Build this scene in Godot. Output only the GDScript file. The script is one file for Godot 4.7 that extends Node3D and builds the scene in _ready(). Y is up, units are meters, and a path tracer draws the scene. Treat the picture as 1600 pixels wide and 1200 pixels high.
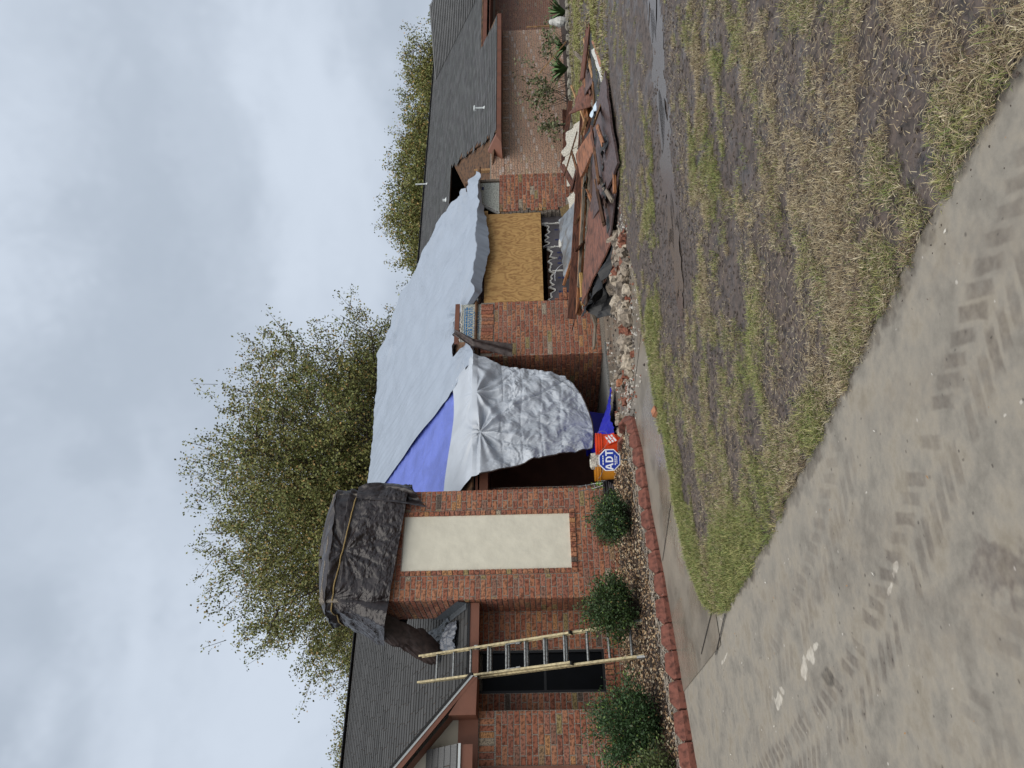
extends Node3D
# World frame: x runs along the house front (to the right), y up, z out from the house front towards the street. Metres.

const COURSE := 0.079
const BRICK := 0.249
var rng := RandomNumberGenerator.new()
var taken := {}
var M := {}
var fine := FastNoiseLite.new()
var soft := FastNoiseLite.new()
var cells := FastNoiseLite.new()


class MB:
	var v := PackedVector3Array()
	var n := PackedVector3Array()
	var c := PackedColorArray()
	var t := PackedVector2Array()

	func tri(a: Vector3, b: Vector3, d: Vector3, col := Color.WHITE) -> void:
		var m := (d - a).cross(b - a).normalized()
		v.append(a); v.append(b); v.append(d)
		for k in 3:
			n.append(m); c.append(col)
		t.append(Vector2(0, 0)); t.append(Vector2(a.distance_to(b), 0)); t.append(Vector2(0, a.distance_to(d)))

	# corners run clockwise as seen from the front
	func quad(a: Vector3, b: Vector3, d: Vector3, e: Vector3, col := Color.WHITE) -> void:
		var m := (d - a).cross(b - a).normalized()
		var w := a.distance_to(b)
		var h := a.distance_to(e)
		v.append(a); v.append(b); v.append(d); v.append(a); v.append(d); v.append(e)
		for k in 6:
			n.append(m); c.append(col)
		t.append(Vector2(0, 0)); t.append(Vector2(w, 0)); t.append(Vector2(w, h))
		t.append(Vector2(0, 0)); t.append(Vector2(w, h)); t.append(Vector2(0, h))

	func hexa(p: Array, col := Color.WHITE) -> void:
		# p: bottom ring 0-3, top ring 4-7, both counter-clockwise from above
		quad(p[4], p[7], p[6], p[5], col)
		quad(p[0], p[1], p[2], p[3], col)
		for k in 4:
			var l := (k + 1) % 4
			quad(p[k], p[k + 4], p[l + 4], p[l], col)

	func box(lo: Vector3, hi: Vector3, col := Color.WHITE, x := Transform3D()) -> void:
		hexa([x * Vector3(lo.x, lo.y, lo.z), x * Vector3(lo.x, lo.y, hi.z), x * Vector3(hi.x, lo.y, hi.z), x * Vector3(hi.x, lo.y, lo.z),
			x * Vector3(lo.x, hi.y, lo.z), x * Vector3(lo.x, hi.y, hi.z), x * Vector3(hi.x, hi.y, hi.z), x * Vector3(hi.x, hi.y, lo.z)], col)

	# box with chamfered edges on the long axis x
	func plank(size: Vector3, ch := 0.004, col := Color.WHITE, x := Transform3D()) -> void:
		var h := size.y / 2.0
		var w := size.z / 2.0
		var ring := [Vector2(-h + ch, -w), Vector2(h - ch, -w), Vector2(h, -w + ch), Vector2(h, w - ch), Vector2(h - ch, w), Vector2(-h + ch, w), Vector2(-h, w - ch), Vector2(-h, -w + ch)]
		var l := size.x / 2.0
		for k in 8:
			var a: Vector2 = ring[k]
			var b: Vector2 = ring[(k + 1) % 8]
			quad(x * Vector3(-l, a.x, a.y), x * Vector3(-l, b.x, b.y), x * Vector3(l, b.x, b.y), x * Vector3(l, a.x, a.y), col)
		for k in range(1, 7):
			var a: Vector2 = ring[0]
			var b: Vector2 = ring[k]
			var d: Vector2 = ring[k + 1]
			tri(x * Vector3(l, a.x, a.y), x * Vector3(l, b.x, b.y), x * Vector3(l, d.x, d.y), col)
			tri(x * Vector3(-l, a.x, a.y), x * Vector3(-l, d.x, d.y), x * Vector3(-l, b.x, b.y), col)

	func tube(path: Array, radii: Array, sides := 6, col := Color.WHITE) -> void:
		var rings := []
		for k in path.size():
			var d: Vector3 = (path[mini(k + 1, path.size() - 1)] - path[maxi(k - 1, 0)]).normalized()
			var up := Vector3.UP if absf(d.y) < 0.9 else Vector3.RIGHT
			var a := d.cross(up).normalized()
			var b := d.cross(a)
			var ring := []
			for j in sides:
				var g := TAU * j / sides
				ring.append([a * cos(g) + b * sin(g), path[k] + (a * cos(g) + b * sin(g)) * radii[k]])
			rings.append(ring)
		for k in path.size() - 1:
			for j in sides:
				var l := (j + 1) % sides
				for w in [[k, j], [k + 1, j], [k + 1, l], [k, j], [k + 1, l], [k, l]]:
					v.append(rings[w[0]][w[1]][1]); n.append(rings[w[0]][w[1]][0]); c.append(col); t.append(Vector2(w[0], float(w[1]) / sides))
		for end in [0, path.size() - 1]:
			for j in range(1, sides - 1):
				tri(rings[end][0][1], rings[end][j if end else j + 1][1], rings[end][j + 1 if end else j][1], col)

	# turned shape about the y axis: profile of Vector2(radius, height)
	func lathe(profile: Array, sides := 20, col := Color.WHITE, x := Transform3D()) -> void:
		for k in profile.size() - 1:
			var p: Vector2 = profile[k]
			var q: Vector2 = profile[k + 1]
			var slope := Vector2(q.y - p.y, p.x - q.x).normalized()
			for j in sides:
				var g := TAU * j / sides
				var h := TAU * (j + 1) / sides
				var pts := [Vector3(p.x * cos(g), p.y, p.x * sin(g)), Vector3(q.x * cos(g), q.y, q.x * sin(g)), Vector3(q.x * cos(h), q.y, q.x * sin(h)), Vector3(p.x * cos(h), p.y, p.x * sin(h))]
				var nn := [Vector3(slope.x * cos(g), slope.y, slope.x * sin(g)), Vector3(slope.x * cos(g), slope.y, slope.x * sin(g)), Vector3(slope.x * cos(h), slope.y, slope.x * sin(h)), Vector3(slope.x * cos(h), slope.y, slope.x * sin(h))]
				for w in [0, 2, 1, 0, 3, 2]:
					v.append(x * pts[w]); n.append(x.basis * nn[w]); c.append(col)
					t.append(Vector2(float(j + (1 if w > 1 else 0)) / sides, pts[w].y))

	func leaf(at: Vector3, d: Vector3, side: Vector3, l: float, w: float, col: Color) -> void:
		var m := d.cross(side).normalized()
		var q := [at - d * l * 0.5, at + side * w * 0.5 + m * w * 0.12, at + d * l * 0.5, at - side * w * 0.5 + m * w * 0.12]
		for k in [0, 1, 2, 0, 2, 3]:
			v.append(q[k]); n.append(m); c.append(col); t.append(Vector2.ZERO)

	func mesh() -> ArrayMesh:
		var a := []
		a.resize(Mesh.ARRAY_MAX)
		a[Mesh.ARRAY_VERTEX] = v; a[Mesh.ARRAY_NORMAL] = n; a[Mesh.ARRAY_COLOR] = c; a[Mesh.ARRAY_TEX_UV] = t
		var out := ArrayMesh.new()
		out.add_surface_from_arrays(Mesh.PRIMITIVE_TRIANGLES, a)
		return out


func numbered(called: String) -> String:
	var k: int = taken.get(called, 0)
	taken[called] = k + 1
	return called if k == 0 else "%s_%03d" % [called, k]

func tag(o: Node, label: String, category: String, group := "", kind := "") -> void:
	if label: o.set_meta("label", label)
	if category: o.set_meta("category", category)
	if group: o.set_meta("group", group)
	if kind: o.set_meta("kind", kind)

func thing(called: String, label: String, category: String, at := Vector3.ZERO, turn := 0.0, group := "") -> Node3D:
	var o := Node3D.new()
	o.name = numbered(called)
	add_child(o)
	o.position = at
	o.rotation.y = turn
	tag(o, label, category, group)
	return o

func part(called: String, mesh: Mesh, material: Material, parent: Node, at := Vector3.ZERO) -> MeshInstance3D:
	var o := MeshInstance3D.new()
	o.name = called
	o.mesh = mesh
	o.material_override = material
	o.position = at
	parent.add_child(o, true)
	return o

func single(called: String, mesh: Mesh, material: Material, label: String, category: String, at := Vector3.ZERO, group := "") -> MeshInstance3D:
	var o := part(numbered(called), mesh, material, self, at)
	tag(o, label, category, group)
	return o

func setting(called: String, mesh: Mesh, material: Material) -> MeshInstance3D:
	var o := part(called, mesh, material, self)
	o.set_meta("kind", "structure")
	return o

func stuff(called: String, mesh: Mesh, material: Material, parent: Node) -> MeshInstance3D:
	var o := part(called, mesh, material, parent)
	o.set_meta("kind", "stuff")
	return o

# indexed smooth surface over a grid of points, f(u, v) -> Vector3 with u, v in 0..1
func sheet(nu: int, nv: int, f: Callable, uvs := Vector2.ONE) -> ArrayMesh:
	var p := PackedVector3Array()
	var t := PackedVector2Array()
	for j in nv + 1:
		for i in nu + 1:
			p.append(f.call(float(i) / nu, float(j) / nv))
			t.append(Vector2(float(i) / nu * uvs.x, float(j) / nv * uvs.y))
	var n := PackedVector3Array()
	var w := nu + 1
	for j in nv + 1:
		for i in nu + 1:
			var du := p[j * w + mini(i + 1, nu)] - p[j * w + maxi(i - 1, 0)]
			var dv := p[mini(j + 1, nv) * w + i] - p[maxi(j - 1, 0) * w + i]
			n.append(du.cross(dv).normalized())
	var idx := PackedInt32Array()
	for j in nv:
		for i in nu:
			var a := j * w + i
			idx.append_array(PackedInt32Array([a, a + w + 1, a + 1, a, a + w, a + w + 1]))
	var arr := []
	arr.resize(Mesh.ARRAY_MAX)
	arr[Mesh.ARRAY_VERTEX] = p; arr[Mesh.ARRAY_NORMAL] = n; arr[Mesh.ARRAY_TEX_UV] = t; arr[Mesh.ARRAY_TEX_UV2] = t; arr[Mesh.ARRAY_INDEX] = idx
	var out := ArrayMesh.new()
	out.add_surface_from_arrays(Mesh.PRIMITIVE_TRIANGLES, arr)
	return out

func along(a: Vector3, b: Vector3, roll := 0.0) -> Transform3D:
	var x := (b - a).normalized()
	var up := Vector3.UP if absf(x.y) < 0.95 else Vector3.BACK
	var z := x.cross(up).normalized()
	var y := z.cross(x)
	return Transform3D(Basis(x, y, z).rotated(x, roll), (a + b) / 2.0)

# piecewise linear curve through [x, y] pairs
func curve(points: Array, x: float) -> float:
	if x <= points[0][0]: return points[0][1]
	for k in points.size() - 1:
		if x <= points[k + 1][0]:
			return lerpf(points[k][1], points[k + 1][1], (x - points[k][0]) / (points[k + 1][0] - points[k][0]))
	return points[-1][1]

func smooth_curve(points: Array, x: float) -> float:
	if x <= points[0][0]: return points[0][1]
	for k in points.size() - 1:
		if x <= points[k + 1][0]:
			return lerpf(points[k][1], points[k + 1][1], smoothstep(0.0, 1.0, (x - points[k][0]) / (points[k + 1][0] - points[k][0])))
	return points[-1][1]

# the ground rises gently from the street to the house
func gy(x: float, z: float) -> float:
	var d := 11.1 + 0.5446 * x - 0.8387 * z
	var y := 0.036 * d
	return clampf(y, -0.3, 0.42) if y < 0.38 else 0.42 - 0.04 * exp(-(y - 0.38) / 0.04)

func on(x: float, z: float, up := 0.0) -> Vector3:
	return Vector3(x, gy(x, z) + up, z)


# ---------------------------------------------------------------- materials
func ramp(stops: Array) -> Gradient:
	var g := Gradient.new()
	g.offsets = PackedFloat32Array(stops.map(func(s): return s[0]))
	g.colors = PackedColorArray(stops.map(func(s): return s[1]))
	return g

func ntex(sd: int, freq: float, stops: Array, size := 512, kind := FastNoiseLite.TYPE_SIMPLEX_SMOOTH, oct := 4, normal := 0.0, gain := 0.5) -> NoiseTexture2D:
	var f := FastNoiseLite.new()
	f.seed = sd
	f.noise_type = kind
	f.frequency = freq
	f.fractal_octaves = oct
	f.fractal_gain = gain
	if kind == FastNoiseLite.TYPE_CELLULAR:
		f.cellular_return_type = FastNoiseLite.RETURN_DISTANCE
	var t := NoiseTexture2D.new()
	t.width = size; t.height = size
	t.seamless = true
	t.noise = f
	if normal > 0.0:
		t.as_normal_map = true
		t.bump_strength = normal
	else:
		t.color_ramp = ramp(stops)
	return t

func mat(col: Color, rough := 0.9, tex: Texture2D = null, tri := 0.0, nrm: Texture2D = null, nscale := 1.0) -> StandardMaterial3D:
	var m := StandardMaterial3D.new()
	m.albedo_color = col
	m.roughness = rough
	m.cull_mode = BaseMaterial3D.CULL_DISABLED
	if tex: m.albedo_texture = tex
	if nrm:
		m.normal_enabled = true
		m.normal_texture = nrm
		m.normal_scale = nscale
	if tri > 0.0:
		m.uv1_triplanar = true
		m.uv1_world_triplanar = true
		m.uv1_scale = Vector3.ONE * tri
	return m

func vcol(m: StandardMaterial3D) -> StandardMaterial3D:
	m.vertex_color_use_as_albedo = true
	return m

func g(x: float) -> Color:
	return Color(x, x, x)

# wood whose grain runs along the mesh's own x axis
func wood(col: Color, tex: Texture2D, rough := 0.85) -> StandardMaterial3D:
	var m := mat(col, rough, tex)
	m.uv1_triplanar = true
	m.uv1_scale = Vector3(0.35, 5.0, 5.0)
	m.normal_enabled = true
	m.normal_texture = M.grain_n
	m.normal_scale = 0.6
	return m

func plywood_image(sz: int) -> ImageTexture:
	var a := FastNoiseLite.new(); a.seed = 5; a.frequency = 0.006
	var b := FastNoiseLite.new(); b.seed = 8; b.frequency = 0.05
	var im := Image.create(sz, sz, false, Image.FORMAT_RGB8)
	for y in sz:
		for x in sz:
			# grain runs across the board; the rings wander round knots
			var w := a.get_noise_2d(x * 1.1, y * 1.9) * 3.4 + a.get_noise_2d(x * 3.2 + 300.0, y * 4.4) * 0.28 + y * 0.004
			var ring := pow(absf(sin(w * 4.4)), 0.6)
			var k := clampf(0.20 + 0.74 * ring + 0.12 * b.get_noise_2d(x * 0.12, y * 1.6), 0.0, 1.0)
			im.set_pixel(x, y, Color(0.52, 0.38, 0.235).lerp(Color(0.77, 0.635, 0.43), k))
	return ImageTexture.create_from_image(im)

func make_materials() -> void:
	fine.seed = 3; fine.frequency = 1.0; fine.fractal_octaves = 4
	soft.seed = 9; soft.frequency = 1.0; soft.fractal_octaves = 2
	cells.seed = 21; cells.noise_type = FastNoiseLite.TYPE_CELLULAR; cells.frequency = 1.0
	cells.cellular_return_type = FastNoiseLite.RETURN_DISTANCE2_SUB
	cells.domain_warp_enabled = true; cells.domain_warp_amplitude = 0.5; cells.domain_warp_frequency = 0.9
	M.grit = ntex(1, 0.03, [[0.2, g(0.62)], [0.5, g(0.88)], [0.8, g(1.0)]], 512, FastNoiseLite.TYPE_SIMPLEX_SMOOTH, 5)
	M.grit_n = ntex(2, 0.06, [], 512, FastNoiseLite.TYPE_SIMPLEX_SMOOTH, 5, 3.0)
	M.spots = ntex(4, 0.011, [[0.0, g(0.5)], [0.32, g(0.72)], [0.5, g(0.95)], [0.78, g(1.0)], [0.86, Color(1.0, 0.98, 0.94)]], 512, FastNoiseLite.TYPE_SIMPLEX, 6)
	M.grain = ntex(6, 0.012, [[0.15, g(0.42)], [0.45, g(0.85)], [0.6, g(1.0)], [0.9, g(0.7)]], 512, FastNoiseLite.TYPE_SIMPLEX, 5)
	M.grain_n = ntex(7, 0.03, [], 256, FastNoiseLite.TYPE_SIMPLEX, 4, 4.0)
	M.cloth_n = ntex(11, 0.02, [], 512, FastNoiseLite.TYPE_SIMPLEX_SMOOTH, 4, 5.0)
	# brick tones seen in the walls: brick reds, oranges, a few tan, olive, pale and burnt ones
	var tones := [Color(0.655, 0.42, 0.32), Color(0.69, 0.465, 0.345), Color(0.625, 0.39, 0.30), Color(0.71, 0.49, 0.37), Color(0.60, 0.385, 0.31), Color(0.65, 0.44, 0.36),
		Color(0.58, 0.42, 0.35), Color(0.63, 0.55, 0.38), Color(0.62, 0.50, 0.38), Color(0.74, 0.54, 0.37), Color(0.68, 0.62, 0.54), Color(0.42, 0.36, 0.32)]
	M.bricks = []
	for k in tones.size():
		var b := mat(tones[k], 0.92, M.spots, 2.6 + 0.23 * k, M.grit_n, 0.7)
		b.uv1_offset = Vector3(0.13 * k, 0.31 * k, 0.07 * k)
		M.bricks.append(b)
	M.tones = tones
	M.brickwork = vcol(mat(Color.WHITE, 0.92, M.spots, 2.6, M.grit_n, 0.6))
	M.mortar = mat(Color(0.66, 0.62, 0.57), 0.95, M.grit, 3.0, M.grit_n, 0.8)
	M.foundation = mat(Color(0.50, 0.50, 0.49), 0.95, M.grit, 1.5, M.grit_n, 0.6)
	M.stucco = mat(Color(0.865, 0.845, 0.775), 0.9, ntex(31, 0.01, [[0.2, g(0.97)], [0.7, g(1.0)]], 256), 1.0, ntex(32, 0.02, [], 512, FastNoiseLite.TYPE_SIMPLEX_SMOOTH, 3, 6.0), 0.12)
	M.trim = mat(Color(0.47, 0.30, 0.23), 0.6, ntex(33, 0.01, [[0.2, g(0.9)], [0.7, g(1.0)]], 256), 0.8, M.grit_n, 0.12)
	M.drip = mat(Color(0.78, 0.80, 0.80), 0.4)
	M.siding = mat(Color(0.70, 0.68, 0.62), 0.8)
	M.shingle = vcol(mat(Color.WHITE, 0.95, M.grit, 5.0, M.grit_n, 0.9))
	M.dark_glass = mat(Color(0.03, 0.035, 0.05), 0.4, ntex(34, 0.02, [[0.3, g(0.8)], [0.8, g(1.0)]], 256), 1.0)
	M.dark_glass.metallic_specular = 0.25
	M.black_metal = mat(Color(0.06, 0.06, 0.07), 0.5)
	M.plywood = mat(Color(0.95, 0.92, 0.86), 0.85, plywood_image(384), 0.0, M.grain_n, 0.3)
	M.osb = mat(Color(0.42, 0.30, 0.20), 0.9, M.grain, 0.7, M.grit_n, 0.4)
	M.wood_old = wood(Color(0.50, 0.35, 0.24), M.grain)
	M.wood_dark = wood(Color(0.33, 0.22, 0.15), M.grain)
	M.wood_pale = wood(Color(0.73, 0.57, 0.40), M.grain)
	M.wood_grey = wood(Color(0.52, 0.47, 0.41), M.grain)
	M.wood_red = wood(Color(0.44, 0.27, 0.20), M.grain, 0.6)
	M.wood_orange = wood(Color(0.66, 0.44, 0.28), M.grain, 0.6)
	M.felt = mat(Color(0.36, 0.285, 0.275), 0.5, M.grit, 0.9, M.grit_n, 0.6)
	for w in [["streak_red", Color(0.50, 0.32, 0.25)], ["streak_orange", Color(0.60, 0.39, 0.27)], ["streak_grey", Color(0.42, 0.33, 0.31)]]:
		var sm := mat(w[1], 0.6, M.grain, 1.0, M.grit_n, 0.4)
		sm.uv1_scale = Vector3(0.35, 3.0, 3.0)
		M[w[0]] = sm
	M.tar = mat(Color(0.10, 0.10, 0.11), 0.55, M.grit, 1.2, M.cloth_n, 0.5)
	M.slate = mat(Color(0.27, 0.28, 0.29), 0.85, M.grit, 3.0, M.grit_n, 0.9)
	M.plaster = mat(Color(0.82, 0.80, 0.75), 0.9, M.grit, 2.0, M.grit_n, 0.6)
	M.foam = mat(Color(0.90, 0.89, 0.86), 0.95, M.grit, 4.0, M.grit_n, 1.0)
	M.foil = mat(Color(0.37, 0.35, 0.36), 0.4, ntex(38, 0.01, [[0.2, g(0.8)], [0.7, g(1.0)]], 256), 0.7, M.cloth_n, 0.25)
	M.foil.metallic = 0.2
	M.foil_bright = mat(Color(0.62, 0.64, 0.66), 0.3, ntex(39, 0.01, [[0.2, g(0.8)], [0.7, g(1.0)]], 256), 0.7, M.cloth_n, 0.4)
	M.foil_bright.metallic = 0.6
	M.board_face = mat(Color(0.77, 0.78, 0.74), 0.8, M.grit, 2.0)
	M.print_blue = mat(Color(0.16, 0.42, 0.62), 0.8)
	M.print_navy = mat(Color(0.13, 0.16, 0.34), 0.7)
	M.silver = mat(Color(0.595, 0.635, 0.69), 0.5, ntex(35, 0.01, [[0.2, g(0.95)], [0.7, g(1.0)]], 256), 0.5, M.grit_n, 0.06)
	M.silver_quilt = mat(Color(0.71, 0.735, 0.77), 0.46, ntex(36, 0.01, [[0.2, g(0.92)], [0.7, g(1.0)]], 256), 0.5, M.grit_n, 0.10)
	M.silver_quilt.metallic = 0.05
	M.blue_tarp = mat(Color(0.39, 0.45, 0.76), 0.5, ntex(37, 0.01, [[0.2, g(0.88)], [0.7, g(1.0)]], 256), 0.6, M.grit_n, 0.15)
	M.brown_tarp = mat(Color(0.205, 0.175, 0.175), 0.36, M.grit, 0.8, M.grit_n, 0.15)
	M.brown_cloth = mat(Color(0.27, 0.215, 0.20), 0.5, M.grit, 0.8, M.grit_n, 0.2)
	M.bag = mat(Color(0.09, 0.10, 0.11), 0.3, null, 1.0, M.cloth_n, 1.0)
	M.clear_film = mat(Color(0.44, 0.46, 0.50), 0.25, M.grit, 1.0, M.cloth_n, 1.0)
	M.rope = mat(Color(0.68, 0.58, 0.38), 0.9, M.grit, 30.0)
	M.fiberglass = mat(Color(0.78, 0.72, 0.56), 0.55, M.grit, 1.2)
	M.aluminium = mat(Color(0.60, 0.61, 0.61), 0.45, M.grit, 2.0)
	M.aluminium.metallic = 0.6
	M.rubber = mat(Color(0.08, 0.08, 0.08), 0.8)
	M.edging = mat(Color(0.485, 0.30, 0.25), 0.95, M.spots, 2.2, M.grit_n, 1.2)
	M.soil = mat(Color(0.27, 0.23, 0.21), 0.95, M.grit, 1.4, M.grit_n, 1.6)
	M.leaf = vcol(mat(Color.WHITE, 0.6))
	M.leaf.backlight = Color(0.25, 0.28, 0.10)
	M.dry_leaf = vcol(mat(Color.WHITE, 0.85))
	M.bark = mat(Color(0.30, 0.26, 0.22), 0.95, M.grit, 3.0, M.grit_n, 1.2)
	M.rubble = [mat(Color(0.62, 0.57, 0.51), 0.95, M.spots, 3.0, M.grit_n, 1.0), mat(Color(0.53, 0.34, 0.27), 0.95, M.spots, 4.0, M.grit_n, 1.0),
		mat(Color(0.47, 0.43, 0.39), 0.95, M.spots, 3.5, M.grit_n, 1.0), mat(Color(0.72, 0.67, 0.60), 0.95, M.spots, 3.0, M.grit_n, 1.0), mat(Color(0.52, 0.31, 0.24), 0.95, M.spots, 3.0, M.grit_n, 1.0)]
	M.stone = mat(Color(0.60, 0.58, 0.53), 0.95, M.spots, 3.0, M.grit_n, 1.0)
	M.white_paint = mat(Color(0.88, 0.88, 0.86), 0.7, M.grit, 3.0)
	M.text_white = mat(Color(0.92, 0.93, 0.95), 0.6)


# ---------------------------------------------------------------- camera, sky, light
func sky_image() -> ImageTexture:
	# low even stratus: soft broad billows, a little brighter in the gaps
	var w := 1024
	var h := 512
	var a := FastNoiseLite.new(); a.seed = 14; a.frequency = 1.15; a.fractal_octaves = 5; a.fractal_gain = 0.36
	a.domain_warp_enabled = true; a.domain_warp_amplitude = 0.35; a.domain_warp_frequency = 1.1
	var im := Image.create(w, h, false, Image.FORMAT_RGBF)
	var dark := Color(0.266, 0.306, 0.363)
	var pale := Color(0.388, 0.434, 0.500)
	for y in h:
		var el := PI * (0.5 - (y + 0.5) / h)
		for x in w:
			var az := TAU * (x + 0.5) / w
			var d := Vector3(cos(el) * cos(az), sin(el), cos(el) * sin(az))
			var p := Vector3(d.x, absf(d.y) * 1.9, d.z) * 1.25
			var k := clampf(0.58 + 0.75 * a.get_noise_3dv(p), 0.0, 1.0)
			k = smoothstep(0.1, 0.95, k)
			im.set_pixel(x, y, dark.lerp(pale, k))
	return ImageTexture.create_from_image(im)

func camera_sky_sun() -> void:
	var cam := Camera3D.new()
	cam.name = "camera"
	add_child(cam)
	var turn := deg_to_rad(33.0)                       # the house front recedes to the right
	var pitch := atan2(45.0, 1210.0)
	var roll := 0.031
	var ahead := Vector3(sin(turn), 0, -cos(turn))
	var right := Vector3(cos(turn), 0, sin(turn))
	var fw := ahead * cos(pitch) + Vector3.UP * sin(pitch)
	var up := Vector3.UP * cos(pitch) - ahead * sin(pitch)
	var up2 := up * cos(roll) + right * sin(roll)
	var right2 := right * cos(roll) - up * sin(roll)
	cam.transform = Transform3D(Basis(-up2, right2, -fw), Vector3(-3.46, 1.55, 10.99))   # held sideways, as the photograph is
	cam.fov = rad_to_deg(2.0 * atan(600.0 / 1210.0))
	cam.near = 0.05
	cam.far = 400.0
	cam.current = true
	var we := WorldEnvironment.new()
	we.name = "world_environment"
	var e := Environment.new()
	e.background_mode = Environment.BG_SKY
	e.sky = Sky.new()
	var sm := PanoramaSkyMaterial.new()
	sm.panorama = sky_image()
	e.sky.sky_material = sm
	e.tonemap_mode = Environment.TONE_MAPPER_LINEAR
	e.tonemap_exposure = 1.66
	e.sdfgi_enabled = true
	e.ssao_enabled = true
	e.ssil_enabled = true
	we.environment = e
	add_child(we)
	var sun := DirectionalLight3D.new()
	sun.name = "sun"
	sun.light_energy = 0.5
	sun.light_color = Color(1.0, 0.97, 0.92)
	sun.light_angular_distance = 70.0
	sun.shadow_enabled = true
	add_child(sun)
	sun.look_at_from_position(Vector3(-3, 12, 7), Vector3.ZERO)

# ---------------------------------------------------------------- brickwork
var brick_cache := {}
var brick_counts := {}

func tone() -> int:
	var r := rng.randf()
	if r < 0.88: return rng.randi() % 6
	if r < 0.92: return 6
	if r < 0.98: return 7 + rng.randi() % 3
	if r < 0.992: return 10
	return 11

func add_brick(mb: MB, l: float, h: float, sd: int, col: Color, x := Transform3D()) -> void:
	var r := RandomNumberGenerator.new()
	r.seed = sd
	var f := []
	var o := []
	for k in 4:
		var sx := -0.5 if k == 0 or k == 3 else 0.5
		var sy := -0.5 if k < 2 else 0.5
		o.append(Vector3(sx * l, sy * h, -0.006))
		f.append(Vector3(sx * (l - 0.006) + r.randf_range(-0.002, 0.002), sy * (h - 0.006) + r.randf_range(-0.002, 0.002), r.randf_range(-0.0015, 0.0015)))
	mb.quad(x * f[0], x * f[3], x * f[2], x * f[1], col)
	for k in 4:
		var j := (k + 1) % 4
		mb.quad(x * o[k], x * f[k], x * f[j], x * o[j], col)
		mb.quad(x * (o[k] + Vector3(0, 0, -0.05)), x * o[k], x * o[j], x * (o[j] + Vector3(0, 0, -0.05)), col)

func brick_mesh(l: float, h: float, variant: int) -> ArrayMesh:
	var key := "%d %d %d" % [roundi(l * 200.0), roundi(h * 200.0), variant]
	if not brick_cache.has(key):
		var mb := MB.new()
		add_brick(mb, l, h, variant * 77 + roundi(l * 1000.0), Color.WHITE)
		brick_cache[key] = mb.mesh()
	return brick_cache[key]

# one brick: its own node under parent, or joined into mb
func lay(parent: Node, mb: MB, x: Transform3D, l: float, h: float, bias := -1) -> void:
	var k := tone() if bias < 0 else bias
	x.basis = x.basis * Basis.from_euler(Vector3(rng.randf_range(-0.006, 0.006), rng.randf_range(-0.008, 0.008), rng.randf_range(-0.008, 0.008)))
	x = x.translated_local(Vector3(0, 0, rng.randf_range(-0.003, 0.003)))
	if mb:
		add_brick(mb, l, h, rng.randi() % 1000, M.tones[k].srgb_to_linear() * rng.randf_range(0.82, 1.12), x)
		return
	var o := MeshInstance3D.new()
	var c: int = brick_counts.get(parent, 0)
	brick_counts[parent] = c + 1
	o.name = "brick" if c == 0 else "brick_%03d" % c
	o.mesh = brick_mesh(l, h, rng.randi() % 4)
	o.material_override = M.bricks[k]
	o.transform = x
	parent.add_child(o)

# running bond over u0..u1, y0..y1 in the frame's plane, leaving the holes [u0, u1, y0, y1] free
func bond(parent: Node, mb: MB, frame: Transform3D, u0: float, u1: float, y0: float, y1: float, holes := [], shift := 0.0, ragged = null) -> void:
	var k := 0
	while y0 + (k + 1) * COURSE <= y1 + 0.02:
		var y := y0 + (k + 0.5) * COURSE
		var a := u0 - fposmod(shift + (0.5 if k % 2 else 0.0), 1.0) * BRICK
		while a < u1 - 0.02:
			var spans := [[maxf(a, u0), minf(a + BRICK, u1)]]
			for h in holes:
				if y > h[2] and y < h[3]:
					var next := []
					for s in spans:
						if h[1] <= s[0] or h[0] >= s[1]:
							next.append(s)
						else:
							if h[0] - s[0] > 0.03: next.append([s[0], h[0]])
							if s[1] - h[1] > 0.03: next.append([h[1], s[1]])
					spans = next
			for s in spans:
				if s[1] - s[0] > 0.03 and (ragged == null or ragged.call((s[0] + s[1]) / 2.0, y)):
					lay(parent, mb, frame * Transform3D(Basis(), Vector3((s[0] + s[1]) / 2.0, y, 0)), s[1] - s[0] - 0.012, COURSE - 0.012)
			a += BRICK
		k += 1

# bricks standing on end, side by side
func soldiers(parent: Node, mb: MB, frame: Transform3D, u0: float, u1: float, y0: float, y1: float, uneven := 0.0, proud := 0.0) -> void:
	var n := roundi((u1 - u0) / COURSE)
	var w := (u1 - u0) / n
	for k in n:
		var up := rng.randf_range(-uneven, uneven)
		lay(parent, mb, frame * Transform3D(Basis(Vector3(0, 1, 0), Vector3(-1, 0, 0), Vector3(0, 0, 1)), Vector3(u0 + (k + 0.5) * w, (y0 + y1) / 2.0 + up, proud + rng.randf_range(0.0, uneven))), y1 - y0 - 0.01, w - 0.010)

func wall_core(called: String, house: Node, lo: Vector3, hi: Vector3) -> MeshInstance3D:
	var mb := MB.new()
	mb.box(lo, hi)
	return part(called, mb.mesh(), M.mortar, house)

func front(z: float) -> Transform3D:
	return Transform3D(Basis(), Vector3(0, 0, z))

func left_side(x: float) -> Transform3D:
	return Transform3D(Basis(Vector3(0, 0, 1), Vector3(0, 1, 0), Vector3(-1, 0, 0)), Vector3(x, 0, 0))


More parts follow.
